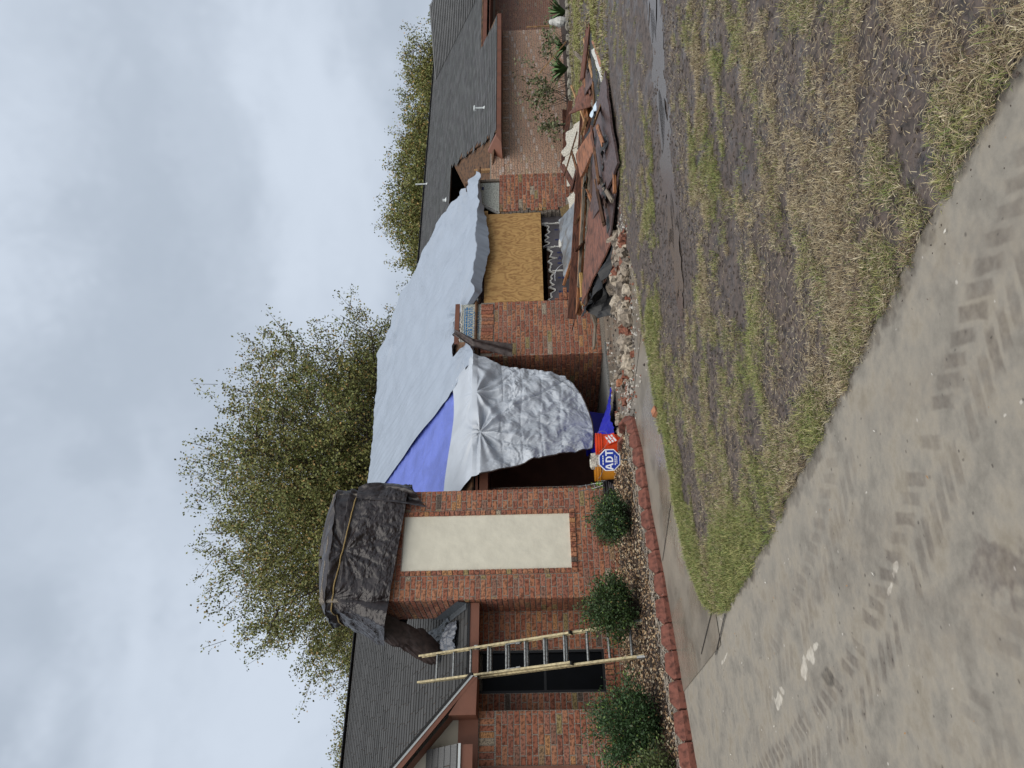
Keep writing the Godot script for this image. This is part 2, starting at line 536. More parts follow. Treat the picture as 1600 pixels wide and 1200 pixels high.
# rows of shingles on a slope: keep(x, t) says which tabs exist, t runs up the slope from the eave
func shingle_rows(mb: MB, eave: Vector3, upslope: Vector3, x0: float, x1: float, length: float, expo: float, tab: float, keep: Callable, base: Color, vary: float) -> void:
	var nrm := Vector3.RIGHT.cross(upslope).normalized()
	if nrm.y < 0: nrm = -nrm
	for k in int(length / expo):
		var t := k * expo
		var x := x0 - rng.randf() * tab
		var row := rng.randf_range(0.93, 1.06)
		while x < x1:
			var w := tab
			var a := maxf(x, x0)
			var b := minf(x + w, x1)
			if b - a > 0.02 and (keep.call((a + b) / 2.0, t)):
				var c := base * (row * rng.randf_range(1.0 - vary, 1.0 + vary))
				var d := t - rng.randf() * 0.008
				var lift := 0.014 + rng.randf() * 0.004
				var p := eave + Vector3(a + 0.004, 0, 0) + upslope * d
				var q := eave + Vector3(b - 0.004, 0, 0) + upslope * d
				var r := eave + Vector3(b - 0.004, 0, 0) + upslope * (t + expo + 0.03)
				var s := eave + Vector3(a + 0.004, 0, 0) + upslope * (t + expo + 0.03)
				mb.quad(p + nrm * lift, s + nrm * 0.003, r + nrm * 0.003, q + nrm * lift, c)
				mb.quad(p - nrm * 0.004, p + nrm * lift, q + nrm * lift, q - nrm * 0.004, c)
			x += w

func slab(called: String, parent: Node, m: Material, q: Array, thick: float) -> MeshInstance3D:
	# a plate of even thickness under the four corners (clockwise from above)
	var n: Vector3 = (q[2] - q[0]).cross(q[1] - q[0]).normalized()
	var mb := MB.new()
	mb.hexa([q[0] - n * thick, q[3] - n * thick, q[2] - n * thick, q[1] - n * thick, q[0], q[3], q[2], q[1]])
	return part(called, mb.mesh(), m, parent)

func boxpart(called: String, parent: Node, m: Material, lo: Vector3, hi: Vector3) -> MeshInstance3D:
	var mb := MB.new()
	mb.box(lo, hi)
	return part(called, mb.mesh(), m, parent)

func roof_y(z: float) -> float:
	return 2.64 - 0.5 * z

func wing_y(z: float) -> float:
	return 0.54 - 0.5 * z


func build_house() -> void:
	var h := thing("brick_house", "red brick house with storm-torn roof, covered chimney and boarded front room", "house")
	# --- garage wall under the left gable
	var gw := wall_core("garage_wall", h, Vector3(-6.0, 0.30, -0.3), Vector3(-1.52, 2.50, 0.124))
	bond(gw, null, front(0.13), -2.75, -1.52, 0.46, 2.29, [[-2.63, -2.18, 1.12, 2.6]], 0.25)
	var gm := MB.new()
	bond(null, gm, front(0.13), -6.0, -2.752, 0.46, 2.5, [], 0.1)
	stuff("brickwork", gm.mesh(), M.brickwork, gw)
	soldiers(gw, null, front(0.13), -2.18, -1.61, 2.29, 2.495)
	lay(gw, null, front(0.13) * Transform3D(Basis(), Vector3(-1.565, 2.345, 0)), 0.085, 0.10)
	lay(gw, null, front(0.13) * Transform3D(Basis(), Vector3(-1.565, 2.45, 0)), 0.085, 0.09)
	boxpart("shutter", h, M.trim, Vector3(-2.62, 1.13, 0.10), Vector3(-2.185, 2.46, 0.165))
	boxpart("foundation", h, M.foundation, Vector3(-6.0, 0.2, -0.45), Vector3(-1.505, 0.462, 0.15))
	# --- recessed wall with the dark window
	var wc := MB.new()
	wc.box(Vector3(-1.519, 0.30, -0.9), Vector3(-1.16, 2.60, -0.606)); wc.box(Vector3(-0.57, 0.30, -0.9), Vector3(0.02, 2.60, -0.606)); wc.box(Vector3(-1.16, 0.30, -0.9), Vector3(-0.57, 0.755, -0.606)); wc.box(Vector3(-1.16, 0.755, -0.9), Vector3(-0.57, 2.60, -0.72))
	var ww := part("window_wall", wc.mesh(), M.mortar, h)
	bond(ww, null, front(-0.6), -1.51, 0.0, 0.46, 2.60, [[-1.16, -0.57, 0.615, 2.6]], 0.1)
	var sill := 8
	for k in sill:
		lay(ww, null, front(-0.575) * Transform3D(Basis(Vector3(0, 1, 0), Vector3(-1, 0, 0), Vector3(0, 0, 1)), Vector3(-1.16 + (k + 0.5) * 0.59 / sill, 0.69, 0)), 0.125, 0.59 / sill - 0.011)
	boxpart("foundation", h, M.foundation, Vector3(-1.50, 0.2, -0.9), Vector3(0.0, 0.462, -0.585))
	var win := boxpart("window", h, M.dark_glass, Vector3(-1.14, 0.775, -0.66), Vector3(-0.59, 2.52, -0.65))
	var fr := MB.new()
	fr.box(Vector3(-1.158, 0.758, -0.70), Vector3(-1.125, 2.56, -0.612)); fr.box(Vector3(-0.605, 0.758, -0.70), Vector3(-0.572, 2.56, -0.612))
	fr.box(Vector3(-1.125, 0.758, -0.70), Vector3(-0.605, 0.79, -0.612)); fr.box(Vector3(-1.125, 1.60, -0.70), Vector3(-0.605, 1.635, -0.64))
	part("window_frame", fr.mesh(), M.black_metal, win)
	# --- chimney
	var ch := wall_core("chimney", h, Vector3(0.009, 0.30, -0.90), Vector3(1.721, 4.86, -0.04))
	var cf := MB.new()
	cf.box(Vector3(0.009, 0.3, -0.04), Vector3(0.44, 4.86, -0.006)); cf.box(Vector3(1.31, 0.3, -0.04), Vector3(1.721, 4.86, -0.006)); cf.box(Vector3(0.44, 0.3, -0.04), Vector3(1.31, 1.15, -0.006)); cf.box(Vector3(0.44, 3.69, -0.04), Vector3(1.31, 4.86, -0.006))
	part("mortar_bed", cf.mesh(), M.mortar, ch)
	bond(ch, null, front(0.0), 0.0, 1.73, 0.46, 3.97, [[0.365, 1.385, 1.09, 3.72]], 0.3)
	var y := 1.19
	while y < 3.70:
		for x in [0.407, 1.343]:
			lay(ch, null, front(0.012) * Transform3D(Basis(), Vector3(x, y + COURSE / 2.0, 0)), 0.074, COURSE - 0.01)
		y += COURSE
	for k in 13:
		lay(ch, null, front(0.022) * Transform3D(Basis(Vector3(0, 1, 0), Vector3(-1, 0, 0), Vector3(0, 0, 1)), Vector3(0.37 + (k + 0.5) * 1.01 / 13.0, 1.14, 0)), 0.085, 1.01 / 13.0 - 0.009)
	part("stucco_panel", sheet(24, 60, func(u, v): return Vector3(0.438 + u * 0.875, 1.175 + v * 2.53, -0.012 + 0.004 * soft.get_noise_2d(u * 4.0, v * 9.0) + 0.002 * fine.get_noise_2d(u * 20.0, v * 30.0))), M.stucco, ch)
	var cs := MB.new()
	bond(null, cs, left_side(0.0), -0.9, 0.0, 0.46, 4.05, [], 0.6)
	stuff("side_brickwork", cs.mesh(), M.brickwork, ch)
	boxpart("foundation", h, M.foundation, Vector3(-0.015, 0.2, -0.55), Vector3(1.745, 0.462, 0.015))
	# round cast plate low on the chimney
	var pl := MB.new()
	pl.box(Vector3(-0.155, -0.155, -0.03), Vector3(0.155, 0.155, 0.012))
	pl.lathe([Vector2(0.148, 0.012), Vector2(0.145, 0.022), Vector2(0.125, 0.022), Vector2(0.12, 0.013), Vector2(0.098, 0.013), Vector2(0.093, 0.024), Vector2(0.072, 0.024), Vector2(0.066, 0.014), Vector2(0.045, 0.014), Vector2(0.04, 0.026), Vector2(0.0, 0.028)], 28, Color.WHITE, Transform3D(Basis(Vector3(1, 0, 0), Vector3(0, 0, 1), Vector3(0, -1, 0)), Vector3.ZERO))
	part("round_cover_plate", pl.mesh(), mat(Color(0.45, 0.27, 0.19), 0.7, M.grit, 3.0), ch, Vector3(0.93, 0.63, 0.004))
	# flashing strip where the roof meets the chimney
	var fl := MB.new()
	fl.quad(Vector3(-0.012, roof_y(-0.1) + 0.03, -0.1), Vector3(-0.012, roof_y(-0.9) + 0.03, -0.9), Vector3(-0.012, roof_y(-0.9) + 0.22, -0.9), Vector3(-0.012, roof_y(-0.1) + 0.16, -0.02))
	fl.quad(Vector3(-0.012, roof_y(-0.1) + 0.035, -0.1), Vector3(-0.10, roof_y(-0.1) + 0.035, -0.1), Vector3(-0.10, roof_y(-0.9) + 0.035, -0.9), Vector3(-0.012, roof_y(-0.9) + 0.035, -0.9))
	part("flashing", fl.mesh(), mat(Color(0.38, 0.40, 0.42), 0.5, M.grit, 2.0), ch)
	# --- porch between chimney and front room
	var pw := wall_core("porch_pier", h, Vector3(1.722, 0.30, -0.80), Vector3(1.95, 2.55, -0.406))
	var pm := MB.new()
	bond(null, pm, front(-0.4), 1.73, 1.95, 0.46, 2.50, [], 0.0)
	stuff("brickwork", pm.mesh(), M.brickwork, pw)
	boxpart("porch_beam", h, M.trim, Vector3(1.72, 2.44, -0.55), Vector3(4.40, 2.575, -0.16))
	boxpart("porch_ceiling", h, M.trim, Vector3(1.72, 2.60, -3.0), Vector3(4.33, 2.64, -0.15))
	boxpart("porch_back_wall", h, M.trim, Vector3(1.0, 0.3, -3.1), Vector3(4.4, 2.65, -2.95))
	boxpart("porch_side_wall", h, M.mortar, Vector3(1.2, 0.3, -3.0), Vector3(1.72, 2.65, -0.82))
	boxpart("porch_floor", h, M.foundation, Vector3(1.735, 0.25, -2.95), Vector3(4.32, 0.445, 0.25))
	# --- front room: left pier, boarded opening, right pier
	var fw := wall_core("front_wall", h, Vector3(4.339, 0.30, -3.0), Vector3(5.54, 2.60, -0.106))
	bond(fw, null, front(-0.1), 4.33, 5.55, 0.46, 2.36, [], 0.4)
	soldiers(fw, null, front(-0.1), 4.40, 5.50, 2.365, 2.595, 0.012, 0.012)
	var fm := MB.new()
	bond(null, fm, left_side(4.33), -3.0, -0.1, 0.46, 2.55, [], 0.15)
	stuff("side_brickwork", fm.mesh(), M.brickwork, fw)
	# lower courses that still stand at the foot of the opening, stepping down
	var lw := MB.new()
	bond(null, lw, front(-0.1), 5.55, 6.25, 0.46, 1.35, [], 0.3, func(u, v): return v < 1.32 - (u - 5.55) * 1.35 + 0.03 * sin(u * 40.0))
	stuff("broken_brickwork", lw.mesh(), M.brickwork, fw)
	var rp := wall_core("right_pier", h, Vector3(7.93, 0.30, -0.28), Vector3(8.91, 2.27, -0.106))
	var rm := MB.new()
	bond(null, rm, front(-0.1), 7.86, 8.92, 0.46, 2.28, [], 0.2, func(u, v): return u > 7.90 + 0.05 * sin(v * 31.0) and (v > 0.9 or u > 8.15 + 0.5 * (0.9 - v)))
	stuff("brickwork", rm.mesh(), M.brickwork, rp)
	# mortar smears on the broken edge
	var sm := MB.new()
	for k in 16:
		var yy := 1.0 + k * 0.078
		sm.box(Vector3(7.80 + rng.randf_range(-0.02, 0.02), yy, -0.24), Vector3(7.90, yy + 0.07, -0.12 + rng.randf_range(-0.02, 0.02)))
	part("broken_mortar", sm.mesh(), M.rubble[2], rp)
	var op := boxpart("window_opening", h, M.trim, Vector3(5.45, 0.42, -3.0), Vector3(8.95, 2.9, -2.9))
	boxpart("stud_wall", op, M.wood_dark, Vector3(5.50, 1.28, -0.45), Vector3(7.95, 1.36, -0.34))
	for x in [5.56, 6.0, 6.5, 7.0, 7.5, 7.88]:
		boxpart("stud", op, M.wood_old, Vector3(x, 0.42, -0.44), Vector3(x + 0.05, 1.28, -0.35))
	boxpart("end_wall", h, M.wood_dark, Vector3(8.86, 0.3, -12.0), Vector3(8.915, 3.0, -0.29))
	# --- main roof: deck, ridge, left shingles
	var up := Vector3(0, 0.4472, -0.8944)
	var deck := slab("main_roof", h, M.osb, [Vector3(-9, roof_y(-0.1), -0.1), Vector3(-9, 5.865, -6.45), Vector3(9.2, 5.865, -6.45), Vector3(9.2, roof_y(-0.1), -0.1)], 0.03)
	slab("back_slope", deck, M.slate, [Vector3(9.2, 2.6, -12.98), Vector3(9.2, 5.865, -6.45), Vector3(-9, 5.865, -6.45), Vector3(-9, 2.6, -12.98)], 0.03)
	var sh := MB.new()
	shingle_rows(sh, Vector3(0, roof_y(-0.1) + 0.003, -0.1), up, -6.0, 2.0, 7.1, 0.14, 0.305, func(x, t): return x < -0.01 or t > 0.95, Color(0.085, 0.085, 0.085), 0.16)
	stuff("shingles", sh.mesh(), M.shingle, deck)
	var cap := MB.new()
	for k in 40:
		var x0 := -9.0 + k * 0.28
		cap.plank(Vector3(0.3, 0.02, 0.26), 0.004, Color(0.05, 0.05, 0.052), Transform3D(Basis.from_euler(Vector3(0, 0, 0.02)), Vector3(x0, 5.885, -6.45)))
	stuff("ridge_cap", cap.mesh(), M.shingle, deck)
	var fa := boxpart("fascia", h, M.trim, Vector3(-1.25, 2.535, -0.125), Vector3(-0.012, 2.665, -0.098))
	boxpart("drip_edge", fa, M.black_metal, Vector3(-1.25, 2.667, -0.13), Vector3(-0.012, 2.692, -0.088))
	boxpart("soffit", fa, M.trim, Vector3(-1.5, 2.565, -0.62), Vector3(-0.012, 2.58, -0.127))
	# --- gable over the garage: rake boards, boxed eave return, siding, little shingled roof
	var ga := Node3D.new(); ga.name = "gable"; h.add_child(ga)
	var k88 := 0.877
	var rake := func(x: float) -> float: return 2.58 + k88 * (-1.17 - x)
	var sd := MB.new()
	sd.quad(Vector3(-5.0, 2.5, 0.128), Vector3(-5.0, rake.call(-5.0), 0.128), Vector3(-1.2, rake.call(-1.2), 0.128), Vector3(-1.2, 2.5, 0.128))
	part("siding", sd.mesh(), M.siding, ga)
	boxpart("frieze_board", ga, M.trim, Vector3(-5.0, 2.50, 0.129), Vector3(-1.49, 2.76, 0.162))
	var rb := MB.new()
	rb.hexa([Vector3(-5.0, rake.call(-5.0) - 0.17, 0.47), Vector3(-5.0, rake.call(-5.0) - 0.17, 0.5), Vector3(-1.17, 2.50, 0.5), Vector3(-1.17, 2.50, 0.47),
		Vector3(-5.0, rake.call(-5.0) - 0.02, 0.47), Vector3(-5.0, rake.call(-5.0) - 0.02, 0.5), Vector3(-1.17, 2.56, 0.5), Vector3(-1.17, 2.56, 0.47)])
	part("rake_board", rb.mesh(), M.trim, ga)
	var dr := MB.new()
	dr.hexa([Vector3(-5.0, rake.call(-5.0) - 0.02, 0.44), Vector3(-5.0, rake.call(-5.0) - 0.02, 0.512), Vector3(-1.15, 2.54, 0.512), Vector3(-1.15, 2.54, 0.44),
		Vector3(-5.0, rake.call(-5.0) + 0.012, 0.44), Vector3(-5.0, rake.call(-5.0) + 0.012, 0.512), Vector3(-1.15, 2.575, 0.512), Vector3(-1.15, 2.575, 0.44)])
	part("drip_edge", dr.mesh(), M.drip, ga)
	var gr := MB.new()
	gr.hexa([Vector3(-5.0, rake.call(-5.0) + 0.014, -6.0), Vector3(-5.0, rake.call(-5.0) + 0.014, 0.53), Vector3(-1.12, 2.552, 0.53), Vector3(-1.12, 2.552, -0.06),
		Vector3(-5.0, rake.call(-5.0) + 0.05, -6.0), Vector3(-5.0, rake.call(-5.0) + 0.05, 0.53), Vector3(-1.12, 2.588, 0.53), Vector3(-1.12, 2.588, -0.06)], Color(0.04, 0.04, 0.042))
	part("gable_roof", gr.mesh(), M.shingle, ga)
	var pc := MB.new()
	pc.hexa([Vector3(-1.63, 2.505, 0.13), Vector3(-1.63, 2.505, 0.496), Vector3(-1.175, 2.495, 0.496), Vector3(-1.175, 2.495, 0.13),
		Vector3(-1.63, rake.call(-1.63) - 0.13, 0.13), Vector3(-1.63, rake.call(-1.63) - 0.13, 0.496), Vector3(-1.175, 2.55, 0.496), Vector3(-1.175, 2.55, 0.13)])
	part("eave_return", pc.mesh(), M.trim, ga)
	var so := MB.new()
	so.quad(Vector3(-5.0, rake.call(-5.0) - 0.15, 0.13), Vector3(-5.0, rake.call(-5.0) - 0.15, 0.47), Vector3(-1.6, rake.call(-1.6) - 0.15, 0.47), Vector3(-1.6, rake.call(-1.6) - 0.15, 0.13))
	part("rake_soffit", so.mesh(), M.trim, ga)
	var aw := slab("awning_roof", ga, M.osb, [Vector3(-4.2, 2.70, 0.67), Vector3(-4.2, 3.14, 0.165), Vector3(-1.99, 3.14, 0.165), Vector3(-1.99, 2.70, 0.67)], 0.03)
	var aup := (Vector3(0, 3.14, 0.165) - Vector3(0, 2.70, 0.67)).normalized()
	for r in 5:
		var x := -1.985 - (0.0 if r % 2 else 0.10)
		var first := true
		while x > -3.3:
			var w := 0.23
			var q := MB.new()
			var x1 := -1.985 if first else x
			var sc := Vector3(x - w + 0.004, 0, 0)
			var tt := r * 0.135
			var e0 := Vector3(0, 2.705, 0.668)
			var nn := Vector3(0, aup.z * -1.0, aup.y)
			q.hexa([e0 + aup * tt + Vector3(x1 - 0.004, 0, 0), e0 + aup * (tt + 0.15) + Vector3(x1 - 0.004, 0, 0), e0 + aup * (tt + 0.15) + sc, e0 + aup * tt + sc,
				e0 + aup * tt + Vector3(x1 - 0.004, 0, 0) + nn * 0.016, e0 + aup * (tt + 0.15) + Vector3(x1 - 0.004, 0, 0) + nn * 0.005, e0 + aup * (tt + 0.15) + sc + nn * 0.005, e0 + aup * tt + sc + nn * 0.016], g(rng.randf_range(0.13, 0.19)))
			if r < 4 or x < -1.9:
				part("shingle", q.mesh(), M.shingle, aw)
			first = false
			x -= w
	boxpart("awning_drip_edge", aw, M.drip, Vector3(-4.2, 2.665, 0.672), Vector3(-1.985, 2.695, 0.69))
	boxpart("awning_fascia", aw, M.trim, Vector3(-4.2, 2.52, 0.64), Vector3(-1.995, 2.66, 0.668))
	# --- far right wing
	var rw := wall_core("wing_wall", h, Vector3(12.9, 0.30, -5.1), Vector3(21.34, 2.50, -4.806))
	var wm := MB.new()
	bond(null, wm, front(-4.8), 12.9, 21.35, 0.46, 2.27, [], 0.0)
	bond(null, wm, front(-4.8), 12.9, 15.2, 2.277, 2.88, [], 0.5)
	soldiers(null, wm, front(-4.79), 15.2, 21.35, 2.285, 2.49)
	for k in wm.c.size():
		wm.c[k] = wm.c[k].lerp(Color(0.58, 0.41, 0.30) if k / 54 % 9 else Color(0.70, 0.62, 0.55), 0.66)
	stuff("brickwork", wm.mesh(), M.brickwork, rw)
	boxpart("upper_core", rw, M.mortar, Vector3(12.9, 2.42, -5.1), Vector3(15.2, 2.86, -4.806))
	boxpart("foundation", rw, M.foundation, Vector3(12.9, 0.2, -5.0), Vector3(21.4, 0.462, -4.77))
	var r2 := wall_core("recessed_wall", h, Vector3(21.3, 0.30, -7.3), Vector3(30.0, 3.25, -6.806))
	var r2m := MB.new()
	bond(null, r2m, front(-6.8), 21.35, 30.0, 0.46, 2.9, [], 0.0)
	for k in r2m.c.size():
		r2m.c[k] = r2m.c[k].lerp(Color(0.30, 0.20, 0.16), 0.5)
	stuff("brickwork", r2m.mesh(), M.brickwork, r2)
	var wd := slab("wing_roof", h, M.osb, [Vector3(15.35, wing_y(-4.2), -4.2), Vector3(18.3, wing_y(-8.0), -8.0), Vector3(21.4, wing_y(-8.0), -8.0), Vector3(21.4, wing_y(-4.2), -4.2)], 0.05)
	slab("upper_deck", wd, M.osb, [Vector3(9.25, wing_y(-8.0), -8.0), Vector3(9.25, wing_y(-11.05), -11.05), Vector3(29.5, wing_y(-11.05), -11.05), Vector3(29.5, wing_y(-8.0), -8.0)], 0.05)
	slab("side_deck", wd, M.osb, [Vector3(21.4, wing_y(-5.45), -5.45), Vector3(21.4, wing_y(-8.0), -8.0), Vector3(29.5, wing_y(-8.0), -8.0), Vector3(29.5, wing_y(-5.45), -5.45)], 0.05)
	slab("back_slope", wd, M.slate, [Vector3(34, 2.6, -18.0), Vector3(34, 6.06, -11.05), Vector3(9.25, 6.06, -11.05), Vector3(9.25, 2.6, -18.0)], 0.03)
	var wsh := MB.new()
	var kept := func(x: float, t: float) -> bool:
		var z := -4.2 - t * 0.8944
		if z > -5.45 and x > 21.4: return false
		return z < -7.95 or x > 15.4 + (-4.2 - z) * 0.763 + 0.12 * sin(z * 9.0)
	shingle_rows(wsh, Vector3(0, wing_y(-4.2) + 0.004, -4.2), up, 9.3, 29.5, 7.65, 0.15, 0.42, kept, Color(0.108, 0.110, 0.112), 0.22)
	stuff("shingles", wsh.mesh(), M.shingle, wd)
	# cross slope at the far right end
	var xs := MB.new()
	var va := Vector3(25.46, 3.58, -6.07)
	var vb := Vector3(26.9, 5.85, -10.6)
	var vc := Vector3(34.3, 6.62, -11.5)
	var vd := Vector3(31.0, 3.6, -5.0)
	for k in 26:
		var f0 := k / 26.0
		var f1 := (k + 1.25) / 26.0
		for j in 16:
			var g0 := j / 16.0
			var g1 := (j + 1.0) / 16.0
			var lift := Vector3(0, 0.03, 0.03)
			xs.quad(va.lerp(vb, f0).lerp(vd.lerp(vc, f0), g0) + lift, va.lerp(vb, f1).lerp(vd.lerp(vc, f1), g0), va.lerp(vb, f1).lerp(vd.lerp(vc, f1), g1), va.lerp(vb, f0).lerp(vd.lerp(vc, f0), g1) + lift, g(0.14 * rng.randf_range(0.8, 1.2)))
	stuff("cross_slope", xs.mesh(), M.shingle, wd)
	slab("cross_deck", wd, M.osb, [va - Vector3(0, 0.03, 0.02), vb - Vector3(0, 0.03, 0.02), vc - Vector3(0, 0.03, 0.02), vd - Vector3(0, 0.03, 0.02)], 0.04)
	var rc := MB.new()
	for k in 72:
		rc.plank(Vector3(0.3, 0.02, 0.26), 0.004, Color(0.07, 0.07, 0.072), Transform3D(Basis.from_euler(Vector3(0, 0, 0.02)), Vector3(9.3 + k * 0.28, 6.085, -11.05)))
	stuff("ridge_cap", rc.mesh(), M.shingle, wd)
	var wf := boxpart("wing_fascia", h, M.trim, Vector3(15.3, 2.50, -4.225), Vector3(21.42, 2.63, -4.195))
	boxpart("wing_soffit", wf, M.trim, Vector3(15.1, 2.50, -4.8), Vector3(21.42, 2.515, -4.226))
	boxpart("upper_fascia", wf, M.trim, Vector3(21.42, wing_y(-5.45) - 0.16, -5.475), Vector3(29.5, wing_y(-5.45) - 0.02, -5.448))
	boxpart("upper_soffit", wf, M.trim, Vector3(21.42, 3.0, -6.9), Vector3(29.5, 3.02, -5.476))
	var be := MB.new()
	be.hexa([Vector3(14.85, 2.49, -4.8), Vector3(14.85, 2.49, -4.19), Vector3(15.3, 2.49, -4.19), Vector3(15.3, 2.49, -4.8),
		Vector3(15.18, 2.93, -4.8), Vector3(15.18, 2.64, -4.19), Vector3(15.3, 2.64, -4.19), Vector3(15.3, 2.93, -4.8)])
	part("eave_end_box", be.mesh(), M.trim, wf)
	# torn frame behind the broken end of the wing roof
	var tn := boxpart("attic_plate", h, M.wood_pale, Vector3(13.9, 2.75, -5.05), Vector3(15.2, 2.84, -4.95))
	boxpart("attic_stud", tn, M.wood_pale, Vector3(14.55, 2.84, -5.05), Vector3(14.64, 3.35, -4.95))
	slab("torn_deck_flap", tn, M.osb, [Vector3(14.1, 2.86, -5.0), Vector3(16.2, 3.75, -7.6), Vector3(18.15, wing_y(-7.85) - 0.06, -7.85), Vector3(15.5, wing_y(-4.4) - 0.06, -4.45)], 0.02)
	boxpart("attic_back", h, M.wood_dark, Vector3(9.3, 2.6, -9.4), Vector3(18.6, 5.0, -9.3))
	# plumbing vents on the wing roof
	for p in [[17.68, -5.11, 0.34, 0.03], [16.89, -8.3, 0.14, 0.05], [20.4, -10.7, 0.5, 0.03]]:
		var vm := MB.new()
		vm.tube([Vector3.ZERO, Vector3(0, p[2], 0)], [p[3], p[3]], 10)
		vm.lathe([Vector2(p[3] * 2.4, 0.0), Vector2(p[3] * 1.1, 0.06)], 12)
		if p[2] == 0.34: vm.tube([Vector3(-0.1, p[2], 0), Vector3(0.1, p[2], 0)], [0.035, 0.035], 10)
		part("vent_pipe", vm.mesh(), M.drip, wd, Vector3(p[0], wing_y(p[1]) - 0.02, p[1]))
	# outer walls out of sight, so that rooms stay dark
	boxpart("back_wall", h, M.mortar, Vector3(-8.0, 0.2, -12.4), Vector3(9.0, 2.7, -12.2))
	boxpart("left_wall", h, M.mortar, Vector3(-8.2, 0.2, -12.4), Vector3(-8.0, 2.7, -0.3))
	boxpart("wing_back_wall", h, M.mortar, Vector3(9.0, 0.2, -17.4), Vector3(33.0, 2.7, -17.2))

# ---------------------------------------------------------------- tarpaulins
# creases between soft pillows, -1..0 at creases
func quilt(x: float, y: float, size: float) -> float:
	return minf(0.0, clampf(cells.get_noise_2d(x / size, y / size) + 1.0, 0.0, 1.0) * 1.4 - 1.0)

# straight fans of folds running out of a pinched point
func fan(p: Vector2, at: Vector2, reach: float, count: float, phase: float) -> float:
	var d := p - at
	var r := d.length()
	var a := atan2(d.y, d.x)
	var w := sin(a * count + phase) * 0.6 + sin(a * count * 2.3 + phase * 3.0) * 0.4
	return w * minf(r / 0.25, 1.0) * exp(-r / reach)

